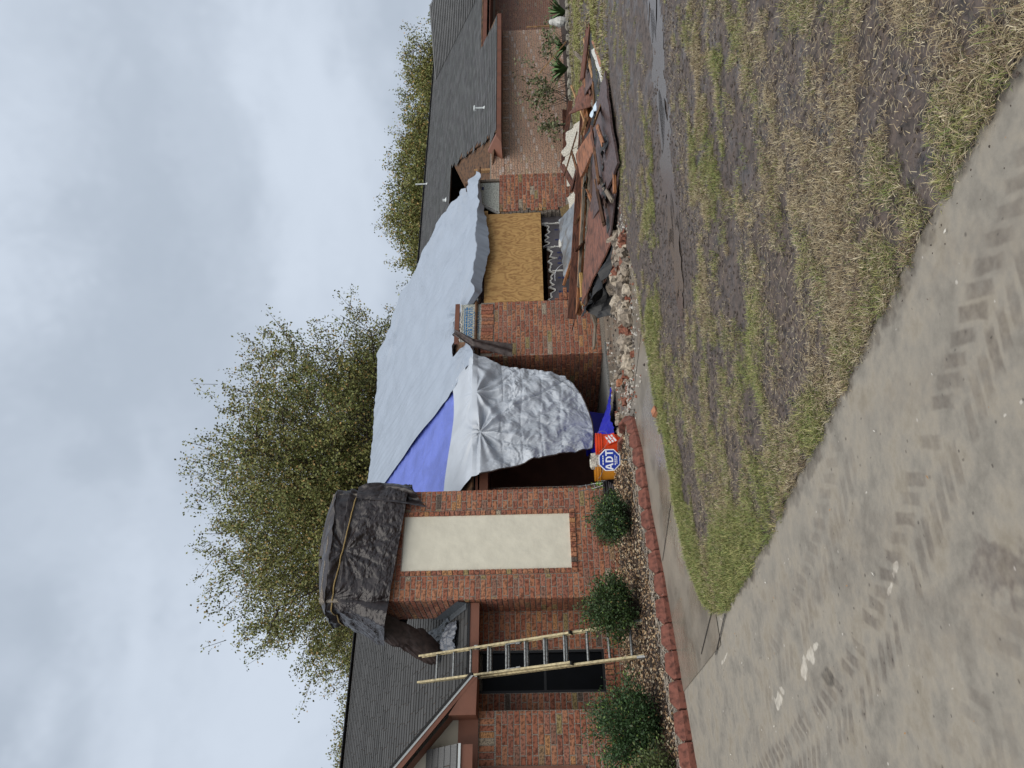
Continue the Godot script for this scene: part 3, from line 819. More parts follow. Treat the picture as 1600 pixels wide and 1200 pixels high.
func roof_tarp() -> void:
	var right := [[-6.6, 9.0], [-5.9, 8.95], [-4.6, 9.6], [-3.4, 9.58], [-2.2, 9.8], [-1.2, 9.55], [-0.1, 9.05], [0.3, 8.85]]
	var left := [[-6.6, 4.25], [-4.0, 4.25], [-1.3, 4.12], [-0.7, 4.0], [0.3, 4.15]]
	var low := [[4.0, 0.16], [4.55, 0.10], [4.75, -0.15], [4.92, -0.88], [5.52, -0.92], [5.60, -0.2], [5.68, 0.14], [8.9, 0.16], [9.2, 0.0]]
	var drop := [[4.0, 0.0], [5.62, 0.03], [5.75, 0.10], [6.2, 0.16], [6.82, 0.24], [7.3, 0.22], [7.68, 0.16], [8.3, 0.06], [8.9, 0.02]]
	var f := func(u: float, v: float) -> Vector3:
		# v: 0 just behind the ridge, 0.86 at the eave edge, 1 at the hanging hem
		var k := minf(v / 0.86, 1.0)
		var x0 := lerpf(4.15, 9.1, u)
		var zl := curve(low, x0)
		var z := lerpf(-6.75, zl, k)
		var x := lerpf(curve(left, z), curve(right, z), u)
		if k > 0.7:
			x = lerpf(x, lerpf(4.15, 8.9, u), (k - 0.7) / 0.3)
		var y := roof_y(z) + 0.13
		if z < -6.45: y = roof_y(-6.45) + 0.12 - 0.5 * (-6.45 - z)
		var hang := clampf((v - 0.86) / 0.14, 0.0, 1.0)
		# long shallow ripples down the slope, a few folds, dips between the rafters
		var b := 0.016 * smoothstep(4.8, 6.4, x) * sin(x * 6.5 + 7.0 * soft.get_noise_2d(x * 0.5, z * 0.35)) + 0.011 * sin(x * 15.0 + 6.0 * soft.get_noise_2d(x * 0.7, z * 0.25)) * (0.4 + 0.6 * soft.get_noise_2d(x * 0.8 + 5.0, z * 0.5)) + 0.004 * sin(x * 37.0 + 3.0 * soft.get_noise_2d(x, z * 0.4))
		b += 0.05 * soft.get_noise_2d(x * 0.35 + 7.0, z * 0.35)
		b += 0.09 * fan(Vector2(x, z), Vector2(5.72, -0.6), 1.1, 6.0, 0.4) + 0.10 * fan(Vector2(x, z), Vector2(9.3, -0.4), 1.2, 7.0, 1.0) + 0.07 * fan(Vector2(x, z), Vector2(8.55, -5.2), 0.9, 5.0, 0.7) + 0.06 * fan(Vector2(x, z), Vector2(4.6, -0.3), 0.9, 7.0, 0.2)
		b += 0.05 * exp(-absf(z + 0.62 + 0.10 * sin(x * 1.3)) / 0.05) * smoothstep(5.6, 6.4, x)
		b -= 0.045 * exp(-absf(z + 0.50 + 0.10 * sin(x * 1.3)) / 0.05) * smoothstep(5.6, 6.4, x)
		b += 0.025 * exp(-absf((x - 6.1) * 0.8 + (z + 1.7) * 0.55 + 0.06 * sin(z * 4.0)) / 0.04) * smoothstep(-2.8, -1.8, z) * smoothstep(-0.4, -0.9, z)
		b += 0.09 * quilt(x, z, 0.7) * smoothstep(7.2, 8.6, x) * smoothstep(-4.6, -3.6, z)
		b -= 0.04 * sin(PI * k) * (0.5 + soft.get_noise_2d(x * 0.5, 3.0))
		b = maxf(b, -0.085)
		b += 0.07 * smoothstep(8.0, 9.4, x)
		# creases that run from the pulled corners across the sheet
		for cr in [[5.6, -0.7, -0.55, 0.84], [8.9, -3.2, -0.9, 0.3], [7.2, -5.0, 0.35, 0.94], [6.6, -2.6, -0.8, -0.6], [4.8, -3.6, 0.25, 0.97]]:
			var off: float = (x - cr[0]) * cr[3] - (z - cr[1]) * cr[2] + 0.05 * sin(x * 3.0 + z * 2.0)
			var run: float = (x - cr[0]) * cr[2] + (z - cr[1]) * cr[3]
			b += 0.055 * exp(-absf(off) / 0.05) * exp(-absf(run) / 1.1)
		y += b * (1.0 - hang * 0.8)
		var out := Vector3(x, y, z)
		if hang > 0.0:
			var d := curve(drop, x0) * hang
			out.y -= d
			var fold := x * 2.6 + 0.5 * soft.get_noise_1d(x * 1.5)
			out.z += (0.05 * absf(fposmod(fold, 1.0) - 0.5) + 0.03 * absf(fposmod(fold * 2.7 + hang * 0.4, 1.0) - 0.5)) * hang - 0.14 * hang
			out.y -= 0.035 * (absf(fposmod(fold * 0.8, 1.0) - 0.5) + 0.6 * fine.get_noise_1d(x * 6.0)) * hang
		return out
	single("roof_tarpaulin", sheet(190, 170, f), M.silver, "large pale silver tarpaulin spread over the torn roof above the plywood board", "tarpaulin")
	var tie := MB.new()
	tie.lathe([Vector2(0.0, 0.0), Vector2(0.035, 0.01), Vector2(0.05, 0.04), Vector2(0.03, 0.07), Vector2(0.0, 0.08)], 9)
	single("knotted_corner", tie.mesh(), M.bag, "black knotted tie at the tarpaulin corner above the brick pier", "tie", Vector3(5.52, 2.60, 0.02))
	# blue sheet
	single("blue_tarpaulin", sheet(110, 200, func(u, v):
		var x := lerpf(2.0, 4.5, u)
		var z := lerpf(-6.5, -0.45, v)
		var b := 0.02 * soft.get_noise_2d(x * 2.0, z * 2.0) + 0.05 * quilt(x, z, 0.55) + 0.02 * absf(sin((x * 0.7 + z) * 9.0 + 5.0 * soft.get_noise_2d(x, z * 2.0)))
		return Vector3(x, roof_y(z) + 0.022 + 0.035 + maxf(b, -0.05) * 0.8, z)), M.blue_tarp, "blue tarpaulin lying on the roof between chimney and silver tarpaulin", "tarpaulin")

func porch_tarp() -> void:
	# lies on the roof edge, folds over the eave and hangs in front of the porch
	var lx := [[0.0, 1.78], [0.30, 1.90], [1.0, 2.36]]
	var ly := [[0.30, 2.60], [1.0, 0.76]]
	var rx := [[0.0, 4.22], [0.30, 4.24], [0.45, 4.10], [0.6, 3.98], [0.75, 3.86], [0.9, 3.72], [1.0, 3.42]]
	var ry := [[0.30, 2.62], [0.45, 2.30], [0.6, 1.98], [0.75, 1.58], [0.9, 1.14], [1.0, 0.93]]
	var f := func(u: float, v: float) -> Vector3:
		var x := lerpf(curve(lx, v), curve(rx, v), u)
		var p := Vector2(x, 0)
		var on_roof := v < 0.30
		var out: Vector3
		if on_roof:
			var z := lerpf(-0.85 + 0.16 * sin(x * 2.2), 0.16, v / 0.30)
			out = Vector3(x, roof_y(z) + 0.115, z)
			p.y = 2.6 + (0.16 - z)
		else:
			var y := lerpf(curve(ly, v), curve(ry, v), u)
			# lower edge sags between its corners
			y -= 0.10 * sin(PI * u) * smoothstep(0.55, 1.0, v)
			out = Vector3(x, y, 0.17 + 0.10 * sin(PI * clampf((2.6 - y) / 1.9, 0.0, 1.0)) - 0.12 * smoothstep(3.3, 4.2, x))
			p.y = y
		var amt := 1.0 if not on_roof else lerpf(0.25, 1.0, v / 0.30)
		var b := 0.07 * fan(p, Vector2(2.68, 2.55), 0.8, 6.0, 0.3) + 0.06 * fan(p, Vector2(3.42, 2.62), 0.85, 5.0, 2.0) + 0.04 * fan(p, Vector2(4.1, 2.75), 0.5, 5.0, 1.2)
		var deep := smoothstep(2.62, 2.1, p.y)
		# slack pillows between creases, with finer crumples inside them
		var warp := Vector2(soft.get_noise_2d(p.x * 1.6, p.y * 1.6), soft.get_noise_2d(p.x * 1.6 + 40.0, p.y * 1.6)) * 0.16
		b += deep * (0.070 * quilt(p.x + warp.x, p.y * 0.8 + warp.y, 0.50) + 0.009 * quilt(p.x + 7.0 - warp.y, p.y + warp.x, 0.22) + 0.03 * soft.get_noise_2d(p.x * 2.5, p.y * 2.5))
		# long diagonal creases and level fold lines from packing
		b -= 0.03 * exp(-absf((p.y - 2.55) + (p.x - 2.68) * 1.25 - 0.2 * sin(p.x * 3.0)) / 0.03) * deep
		b -= 0.03 * exp(-absf((p.x - 3.42) * 0.75 + (p.y - 2.6) * 0.52 + 0.05 * sin(p.y * 6.0)) / 0.025) * deep
		for yy in [2.2, 1.88, 1.56, 1.24]:
			b -= 0.012 * exp(-absf(p.y - yy - 0.02 * sin(p.x * 5.0)) / 0.014)
		b += 0.003 * fine.get_noise_2d(p.x * 9.0, p.y * 9.0)
		if on_roof: out += Vector3(0, 0.9, 0.45) * b * amt * 0.6
		else: out.z += b * 1.55
		return out
	var o := single("porch_tarpaulin", sheet(170, 190, f), M.silver_quilt, "wrinkled silver tarpaulin hanging from the eave in front of the porch", "tarpaulin")
	# dark hem along the free edges
	var hem := MB.new()
	for side in 2:
		var path := []
		var rad := []
		for k in 41:
			var q := k / 40.0
			path.append(f.call(0.0, 0.32 + 0.68 * q) if side == 0 else f.call(q, 1.0))
			rad.append(0.011)
		hem.tube(path, rad, 5)
	part("hem", hem.mesh(), M.brown_cloth, o)
	# folded brown strip beside the pier
	single("folded_brown_cloth", sheet(40, 14, func(u, v):
		var c := Vector3(4.80, 3.06, 0.02).lerp(Vector3(4.42, 2.70, 0.2), minf(u / 0.5, 1.0))
		if u > 0.5: c = Vector3(4.42, 2.70, 0.2).lerp(Vector3(4.28, 2.02, 0.13), (u - 0.5) / 0.5)
		var w := lerpf(0.12, 0.24, u)
		var dir := Vector3(0.75, -0.3, 0.4) if u < 0.5 else Vector3(0.98, -0.05, 0.12)
		return c + dir * w * (v - 0.5) + Vector3(0, 0, 0.02 * sin(v * 9.0 + u * 5.0) + 0.012 * fine.get_noise_2d(u * 12.0, v * 4.0))), M.brown_cloth, "folded brown cloth strip hanging beside the left brick pier", "cloth")

func chimney_cover() -> void:
	var f := func(u: float, v: float) -> Vector3:
		# u runs round the chimney from the back, v from hem (0) to the crown (1)
		var a := u * 4.0
		var k := int(a) % 4
		var w := a - floorf(a)
		var c := [Vector2(1.86, -1.02), Vector2(1.84, 0.10), Vector2(-0.12, 0.10), Vector2(-0.15, -1.04)]
		var p: Vector2 = c[k].lerp(c[(k + 1) % 4], w)
		var mid := Vector2(0.86, -0.46)
		# round the corners a little
		var corner := minf(w, 1.0 - w)
		p = p.lerp(mid, 0.12 * smoothstep(0.16, 0.0, corner))
		var hem := 3.68 + 0.06 * sin(u * 19.0)
		if k == 1: hem = lerpf(3.64, 3.83, w)
		elif k == 2: hem = lerpf(3.83, 4.10, w)
		elif k == 0: hem = lerpf(3.7, 3.62, w)
		var rim := 4.80 + 0.05 * sin(a * 2.2 + 1.0)
		var y: float
		var q := p
		if v < 0.86:
			var s := v / 0.86
			y = lerpf(hem, rim, s)
			# flares at the hem, pulled in by the rope
			var tied := exp(-pow((y - (4.45 + 0.22 * clampf((1.8 - p.x) / 1.9, 0.0, 1.0))) / 0.10, 2.0))
			var flare := 0.10 * pow(1.0 - s, 2.0) * (2.6 if k == 2 else 0.8)
			var slack := 0.05 * sin(PI * clampf((y - hem) / (4.5 - hem), 0.0, 1.0)) * (0.6 + 0.8 * soft.get_noise_2d(a * 1.3, y * 1.5))
			q = mid + (p - mid) * (1.0 + flare + slack - 0.06 * tied)
			var n := (p - mid).normalized()
			var low := smoothstep(4.6, 4.35, y)
			var b := 0.03 * soft.get_noise_3d(p.x * 2.5, y * 2.5, p.y * 2.5) + (0.010 + 0.026 * low) * quilt(p.x + p.y + 0.06 * soft.get_noise_2d(p.x * 4.0, y * 4.0), y, 0.20) + 0.016 * low * quilt(p.x - p.y, y + 3.0, 0.10)
			b += 0.035 * fan(Vector2(p.x, y), Vector2(0.75, 4.56), 0.55, 8.0, 1.0) + 0.03 * fan(Vector2(p.x + p.y, y), Vector2(0.05, 4.68), 0.5, 9.0, 0.0)
			if y > 4.6: b = b * 0.6 + 0.045 * soft.get_noise_2d(p.x * 2.2 + p.y * 2.0, y * 3.0) + 0.03 * quilt(p.x + p.y, y, 0.5)
			q += n * b
		else:
			var s := (v - 0.86) / 0.14
			y = rim + 0.24 * pow(sin(s * PI / 2.0), 1.3) + 0.03 * soft.get_noise_2d(p.x * 3.0, p.y * 3.0)
			q = p.lerp(mid, pow(s, 1.5) * 0.98)
		return Vector3(q.x, y, q.y)
	var o := single("chimney_cover", sheet(420, 170, f), M.brown_tarp, "dark brown tarpaulin wrapped round the chimney top and tied with rope", "tarpaulin")
	# loose corner hanging at the right
	part("loose_corner", sheet(26, 40, func(u, v):
		var top := Vector3(1.60 + 0.22 * u, 4.46, 0.12 - 0.06 * u)
		var low := Vector3(1.36 + 0.44 * u, 3.30 + 0.36 * u, 0.16 - 0.12 * u)
		var q := top.lerp(low, v)
		q.z += 0.07 * sin(u * 8.0 + v * 2.0) * v + 0.04 * quilt(q.x * 2.0, q.y, 0.3) + 0.03 * sin(v * 9.0) * u
		q.x += 0.06 * sin(v * PI) * (u + 0.3)
		return q), M.brown_tarp, o)
	# trailing part on the left, over the roof
	part("trailing_flap", sheet(30, 50, func(u, v):
		var q = Vector3(-0.10, 4.20, -0.55).lerp(Vector3(-0.42, 3.22, -1.05), v) + Vector3(-0.16, -0.02, -0.10) * (u - 0.5) * 2.0 * (0.6 + 0.8 * sin(v * PI))
		q += Vector3(0.05, 0.04, 0.04) * sin(v * 9.0 + u * 4.0) + Vector3(0.07, 0.05, 0.04) * quilt(q.z + u, q.y, 0.22) + Vector3(-0.08, 0.0, 0.05) * sin(u * PI)
		q.y = maxf(q.y, roof_y(q.z) + 0.06)
		return q), M.brown_cloth, o)
	# the rope
	var path := []
	var rad := []
	for k in 121:
		var u := k / 120.0
		var s := 0.0
		for j in 24:
			var p: Vector3 = f.call(u, j / 24.0 * 0.86)
			var want := 4.45 + 0.24 * clampf((1.8 - p.x) / 1.9, 0.0, 1.0)
			if p.y >= want:
				s = j / 24.0 * 0.86
				path.append(Vector3(p.x, want, p.z) + Vector3(p.x - 0.86, 0, p.z + 0.46).normalized() * 0.014)
				rad.append(0.011)
				break
	var r := MB.new()
	r.tube(path, rad, 6)
	single("rope", r.mesh(), M.rope, "tan rope tied round the covered chimney top", "rope")
	# crumpled plastic at the foot of the chimney on the left roof
	single("black_plastic_sheet", sheet(30, 30, func(u, v):
		var x := lerpf(-0.42, -0.03, u)
		var z := lerpf(-1.5, -0.72, v)
		return Vector3(x, roof_y(z) + 0.05 + 0.16 * sin(u * PI) * (1.0 - v) + 0.05 * fine.get_noise_2d(u * 3.0, v * 3.0) + 0.03 * sin(u * 14.0 + v * 6.0), z)), M.bag, "black plastic sheet crumpled in the corner of roof and chimney", "plastic sheet")
	single("grey_plastic_sheet", sheet(30, 30, func(u, v):
		var x := lerpf(-0.52, -0.12, u)
		var z := lerpf(-0.85, -0.36, v)
		return Vector3(x - 0.05 * v, roof_y(z) + 0.045 + 0.06 * sin(u * PI) + 0.035 * sin(u * 7.0 - v * 12.0) + 0.03 * fine.get_noise_2d(u * 4.0, v * 4.0), z)), M.clear_film, "shiny grey plastic sheet lying on the shingles left of the chimney", "plastic sheet")

func text_mesh(s: String, size: float, depth := 0.002, font := "Droid Sans", bold := 700) -> TextMesh:
	var t := TextMesh.new()
	t.text = s
	var f := SystemFont.new()
	f.font_names = PackedStringArray([font])
	f.font_weight = bold
	t.font = f
	t.font_size = 64
	t.pixel_size = size / 64.0
	t.depth = depth
	t.curve_step = 4.0
	return t

# print too small to read: a row of short dashes
func dashes(parent: Node, m: Material, x: Transform3D, w: float, h: float, sd: int) -> void:
	var r := RandomNumberGenerator.new()
	r.seed = sd
	var mb := MB.new()
	var at := -w / 2.0
	while at < w / 2.0:
		var l := minf(h * r.randf_range(0.8, 3.2), w / 2.0 - at)
		mb.box(Vector3(at, -h / 2.0, 0), Vector3(at + l, h / 2.0, 0.002), Color.WHITE, x)
		at += l + h * 0.5
	part("small_print", mb.mesh(), m, parent)

func boards() -> void:
	# plywood over the opening
	var p := MB.new()
	p.box(Vector3(0, 0, -0.009), Vector3(2.28, 1.10, 0.009))
	var o := single("plywood_board", p.mesh(), M.plywood, "large yellow plywood board nailed over the front opening", "board", Vector3(5.53, 1.45, -0.125))
	var img_mat: StandardMaterial3D = M.plywood
	img_mat.uv1_scale = Vector3(0.27, 0.36, 1)
	o.rotation.z = 0.0
	var p2 := MB.new()
	p2.box(Vector3(0, 0, -0.009), Vector3(0.42, 0.20, 0.009))
	single("plywood_patch", p2.mesh(), M.plywood, "small plywood patch at the upper right corner of the large board", "board", Vector3(7.46, 2.50, -0.10))
	# printed insulation board above the left pier, hung upside down
	var b := thing("insulation_board", "torn pale insulation board with blue print above the left brick pier", "board", Vector3(4.72, 2.60, -0.16))
	var bm := MB.new()
	var edge := []
	for k in 25:
		edge.append(0.37 + 0.04 * soft.get_noise_1d(k * 0.35))
	for k in 24:
		var x0 := k * 0.84 / 24.0
		var x1 := (k + 1) * 0.84 / 24.0
		bm.hexa([Vector3(x0, 0, -0.02), Vector3(x0, 0, 0), Vector3(x1, 0, 0), Vector3(x1, 0, -0.02), Vector3(x0, edge[k], -0.02), Vector3(x0, edge[k], 0), Vector3(x1, edge[k + 1], 0), Vector3(x1, edge[k + 1], -0.02)])
	part("board_face", bm.mesh(), M.board_face, b)
	var fm := MB.new()
	for k in 24:
		fm.hexa([Vector3(k * 0.035, edge[k] - 0.012, -0.022), Vector3(k * 0.035, edge[k] - 0.012, 0.008), Vector3(k * 0.035 + 0.035, edge[k + 1] - 0.012, 0.008), Vector3(k * 0.035 + 0.035, edge[k + 1] - 0.012, -0.022),
			Vector3(k * 0.035, edge[k] + 0.010, -0.022), Vector3(k * 0.035, edge[k] + 0.010, 0.008), Vector3(k * 0.035 + 0.035, edge[k + 1] + 0.010, 0.008), Vector3(k * 0.035 + 0.035, edge[k + 1] + 0.010, -0.022)])
	part("torn_foam_edge", fm.mesh(), M.foam, b)
	var flip := Basis(Vector3(-1, 0, 0), Vector3(0, -1, 0), Vector3(0, 0, 1))
	for t in [["PAWCO", 0.135, Vector3(0.42, 0.085, 0.001), "Droid Serif", 400], ["ULATION BOA", 0.105, Vector3(0.42, 0.195, 0.001), "Droid Sans", 800]]:
		var q := part("print", text_mesh(t[0], t[1], 0.002, t[3], t[4]), M.print_blue, b)
		q.transform = Transform3D(flip, t[2])
	dashes(b, M.print_blue, Transform3D(Basis(), Vector3(0.42, 0.262, 0.001)), 0.70, 0.026, 3)
	dashes(b, M.print_blue, Transform3D(Basis(), Vector3(0.42, 0.30, 0.001)), 0.66, 0.016, 4)
	boxpart("batten", b, M.trim, Vector3(-0.02, 0.40, -0.05), Vector3(0.86, 0.48, 0.0))
	# pale board right of the opening
	var rb := thing("sheathing_board", "grey-green sheathing board with torn white edge above the right pier", "board", Vector3(7.98, 2.28, -0.16))
	var rm := MB.new()
	rm.hexa([Vector3(-0.1, 0, -0.02), Vector3(-0.1, 0, 0), Vector3(0.78, 0, 0), Vector3(0.78, 0, -0.02), Vector3(0.2, 0.40, -0.02), Vector3(0.2, 0.40, 0), Vector3(0.78, 0.44, 0), Vector3(0.78, 0.44, -0.02)])
	part("board_face", rm.mesh(), M.board_face, rb)
	var re := MB.new()
	for k in 20:
		var q := Vector3(-0.1, 0, 0).lerp(Vector3(0.2, 0.40, 0), k / 20.0)
		re.box(q + Vector3(-0.03, -0.01, -0.02), q + Vector3(0.015 + 0.015 * sin(k * 2.1), 0.03, 0.03))
	for k in 20:
		re.box(Vector3(0.2 + k * 0.029, 0.405, -0.03), Vector3(0.23 + k * 0.029, 0.43 + 0.01 * sin(k * 2.0), 0.03))
	part("torn_foam_edge", re.mesh(), M.foam, rb)
	boxpart("batten", rb, M.wood_grey, Vector3(0.80, -0.0, -0.06), Vector3(0.86, 0.44, 0.02))
	dashes(rb, M.print_navy, Transform3D(Basis(), Vector3(0.62, 0.34, 0.001)), 0.09, 0.05, 5)
	# foil faced sheathing left standing under the opening
	var spec := [[5.62, 6.42, 0.50, 1.30, 0], [6.36, 7.0, 0.55, 1.26, 1], [6.98, 7.62, 0.50, 1.34, 0], [7.60, 7.90, 0.60, 2.3, 1]]
	var words := ["", "ATION", "", ""]
	for k in 4:
		var s: Array = spec[k]
		var fo := thing("foil_sheathing", ["foil sheathing panel with blue print below the plywood, next to the stepped bricks", "dark foil sheathing panel with ragged white top below the plywood middle", "dark foil sheathing panel with blue print under the plywood right half", "narrow foil strip with white foam edge beside the right pier"][k], "board", Vector3(s[0], s[2], -0.24 + 0.012 * s[4]), 0.0, "foil sheathing under the opening")
		var w: float = s[1] - s[0]
		var hh: float = s[3] - s[2]
		var mb := MB.new()
		var eb := MB.new()
		var nseg := 16
		var tops := []
		for j in nseg + 1:
			tops.append(hh + 0.12 * soft.get_noise_2d(j * 0.28, k * 9.0) + 0.05 * fine.get_noise_2d(j * 0.9, k * 5.0))
		for j in nseg:
			var x0 := j * w / nseg
			var x1 := (j + 1) * w / nseg
			mb.hexa([Vector3(x0, 0, -0.025), Vector3(x0, 0, 0), Vector3(x1, 0, 0), Vector3(x1, 0, -0.025), Vector3(x0, tops[j], -0.025), Vector3(x0, tops[j], 0), Vector3(x1, tops[j + 1], 0), Vector3(x1, tops[j + 1], -0.025)])
			eb.hexa([Vector3(x0, tops[j] - 0.012, -0.03), Vector3(x0, tops[j] - 0.012, 0.012), Vector3(x1, tops[j + 1] - 0.012, 0.012), Vector3(x1, tops[j + 1] - 0.012, -0.03),
				Vector3(x0, tops[j] + 0.014, -0.03), Vector3(x0, tops[j] + 0.014, 0.012), Vector3(x1, tops[j + 1] + 0.014, 0.012), Vector3(x1, tops[j + 1] + 0.014, -0.03)])
		for j in 12:
			eb.box(Vector3(-0.012, j * hh / 12.0, -0.03), Vector3(0.014 + 0.02 * fine.get_noise_1d(j * 0.8 + k * 7.0), (j + 1) * hh / 12.0, 0.014))
		part("foil_face", mb.mesh(), M.foil, fo)
		part("foam_edge", eb.mesh(), M.foam, fo)
		if words[k]:
			var q := part("print", text_mesh(words[k], 0.11), M.print_navy, fo)
			q.transform = Transform3D(Basis(Vector3(0, -1, 0), Vector3(1, 0, 0), Vector3(0, 0, 1)), Vector3(w * 0.5, hh * 0.6, 0.002))
		if k < 3:
			for line in 2:
				dashes(fo, M.print_navy, Transform3D(Basis(Vector3(0, -1, 0), Vector3(1, 0, 0), Vector3(0, 0, 1)), Vector3(w * (0.30 + 0.42 * line), hh * 0.6, 0.001)), 0.36, 0.035, k * 7 + line)
	# bright foil sheet that slid off and leans in front
	var lf := part(numbered("loose_foil_sheet"), sheet(24, 24, func(u, v):
		return Vector3(5.95, 1.06, 0.05).lerp(Vector3(7.35, 1.12, 0.10), u).lerp(Vector3(6.0, 0.52, 0.75).lerp(Vector3(7.5, 0.50, 0.8), u), v) + Vector3(0, 0.04 * sin(u * 7.0) * v + 0.03 * soft.get_noise_2d(u * 4.0, v * 4.0), 0)), M.foil_bright, self)
	tag(lf, "bright foil sheet bent over the debris below the plywood", "foil sheet")

func ladder() -> void:
	var foot := Vector3(-1.21, 0.35, 1.6)
	var lean := (Vector3(-1.10, 2.72, 0.0) - foot).normalized()
	var t := thing("extension_ladder", "tall cream extension ladder leaning against the eave beside the dark window", "ladder", foot)
	var side := Vector3(1, 0, 0)
	var nrm := side.cross(lean).normalized()
	var bs := Basis(lean, side, lean.cross(side))
	for sec in 2:
		var lo := 0.06 if sec == 0 else 1.08
		var hi := 2.66 if sec == 0 else 3.64
		var off := Vector3.ZERO if sec == 0 else Vector3(0, 0, 0.058)
		var inset := 0.0 if sec == 0 else 0.018
		for w in [inset, 0.415 - inset]:
			var rail := MB.new()
			# channel section: web and two flanges
			rail.plank(Vector3(hi - lo, 0.008, 0.075), 0.002)
			rail.plank(Vector3(hi - lo, 0.028, 0.008), 0.002, Color.WHITE, Transform3D(Basis(), Vector3(0, 0.010 if w < 0.2 else -0.010, 0.036)))
			rail.plank(Vector3(hi - lo, 0.028, 0.008), 0.002, Color.WHITE, Transform3D(Basis(), Vector3(0, 0.010 if w < 0.2 else -0.010, -0.036)))
			var q := part("rail", rail.mesh(), M.fiberglass, t)
			q.transform = Transform3D(bs, lean * (lo + hi) / 2.0 + side * w + nrm * off.z)
			if sec == 0:
				var ft := MB.new()
				ft.plank(Vector3(0.16, 0.034, 0.082), 0.004)
				var fo := part("foot", ft.mesh(), M.aluminium, t)
				fo.transform = Transform3D(bs, lean * 0.10 + side * w)
				var pad := MB.new()
				pad.plank(Vector3(0.04, 0.045, 0.10), 0.006)
				var pp := part("rubber_pad", pad.mesh(), M.rubber, t)
				pp.transform = Transform3D(bs, lean * 0.01 + side * w)
			else:
				var brk := MB.new()
				brk.plank(Vector3(0.06, 0.05, 0.10), 0.004)
				var br := part("guide_bracket", brk.mesh(), M.aluminium, t)
				br.transform = Transform3D(bs, lean * 2.60 + side * w + nrm * 0.03)
				var cap := part("end_cap", brk.mesh(), M.rubber, t)
				cap.transform = Transform3D(bs.scaled_local(Vector3(0.35, 0.8, 0.85)), lean * 1.07 + side * w + nrm * off.z)
		var k := 0.26 if sec == 0 else 0.26 + 0.305 * 3.0
		while k < hi - 0.05:
			var rg := MB.new()
			rg.tube([Vector3(inset, 0, 0), Vector3(0.415 - inset, 0, 0)], [0.017, 0.017], 8)
			var r := part("rung", rg.mesh(), M.aluminium, t)
			r.position = lean * k + nrm * off.z
			k += 0.305
	# rung locks and a loop of cord
	for w in [0.05, 0.365]:
		var lk := MB.new()
		lk.plank(Vector3(0.22, 0.012, 0.03), 0.003)
		lk.plank(Vector3(0.06, 0.03, 0.05), 0.003, Color.WHITE, Transform3D(Basis(), Vector3(-0.06, 0, 0.02)))
		var l := part("rung_lock", lk.mesh(), M.aluminium, t)
		l.transform = Transform3D(bs, lean * 1.95 + side * w + nrm * 0.075)

# ---------------------------------------------------------------- ground
var lawn_edge := [[-1.72, 5.12], [-1.66, 4.85], [-1.5, 4.55], [-1.2, 4.30], [-0.9, 4.15], [-0.08, 3.95], [0.74, 3.82], [1.58, 3.80], [2.51, 3.78], [3.34, 3.55], [4.2, 2.9], [5.2, 1.4], [6.5, 0.6], [9.0, 0.3], [10.0, -1.5], [12.0, -3.6], [13.9, -3.33], [15.7, -2.31], [17.2, -1.32], [24.0, 2.6]]

# where the lawn meets the driveway
func drive_edge(z: float) -> float:
	return curve([[5.1, -1.72], [6.4, -1.66], [7.7, -1.52], [9.0, -1.40], [11.0, -1.36]], z)

func bed_y(x: float, z: float) -> float:
	var v := clampf((z + 0.62) / (bed_front(x) + 0.59), 0.0, 1.0)
	return gy(x, z) + 0.035 + 0.05 * smoothstep(0.0, 0.5, v) * smoothstep(1.0, 0.6, v) + 0.016 * fine.get_noise_2d(x * 4.0, z * 4.0)

func rut(x: float, z: float) -> float:
	# wheel ruts that run along the house front, muddy and shallow
	var r := 0.0
	var zc := 5.05 + 0.33 * x + 0.07 * sin(x * 2.1)
	r = maxf(r, exp(-pow((z - zc) / 0.5, 2.0)) * smoothstep(0.2, 1.1, x))
	zc = 6.95 + 0.25 * x + 0.05 * sin(x * 3.0)
	r = maxf(r, 0.55 * exp(-pow((z - zc) / 0.13, 2.0)))
	zc = 7.95 + 0.42 * x
	r = maxf(r, 0.6 * exp(-pow((z - zc) / 0.16, 2.0)) * smoothstep(0.2, -0.3, x))
	return r * smoothstep(-1.45, -0.75, x)

func lawn_y(x: float, z: float) -> float:
	return gy(x, z) + lerpf(0.010, 0.024, smoothstep(0.0, 0.35, x - drive_edge(z))) + 0.014 * fine.get_noise_2d(x * 1.6, z * 1.6) + 0.007 * fine.get_noise_2d(x * 9.0, z * 9.0) - 0.036 * rut(x, z)

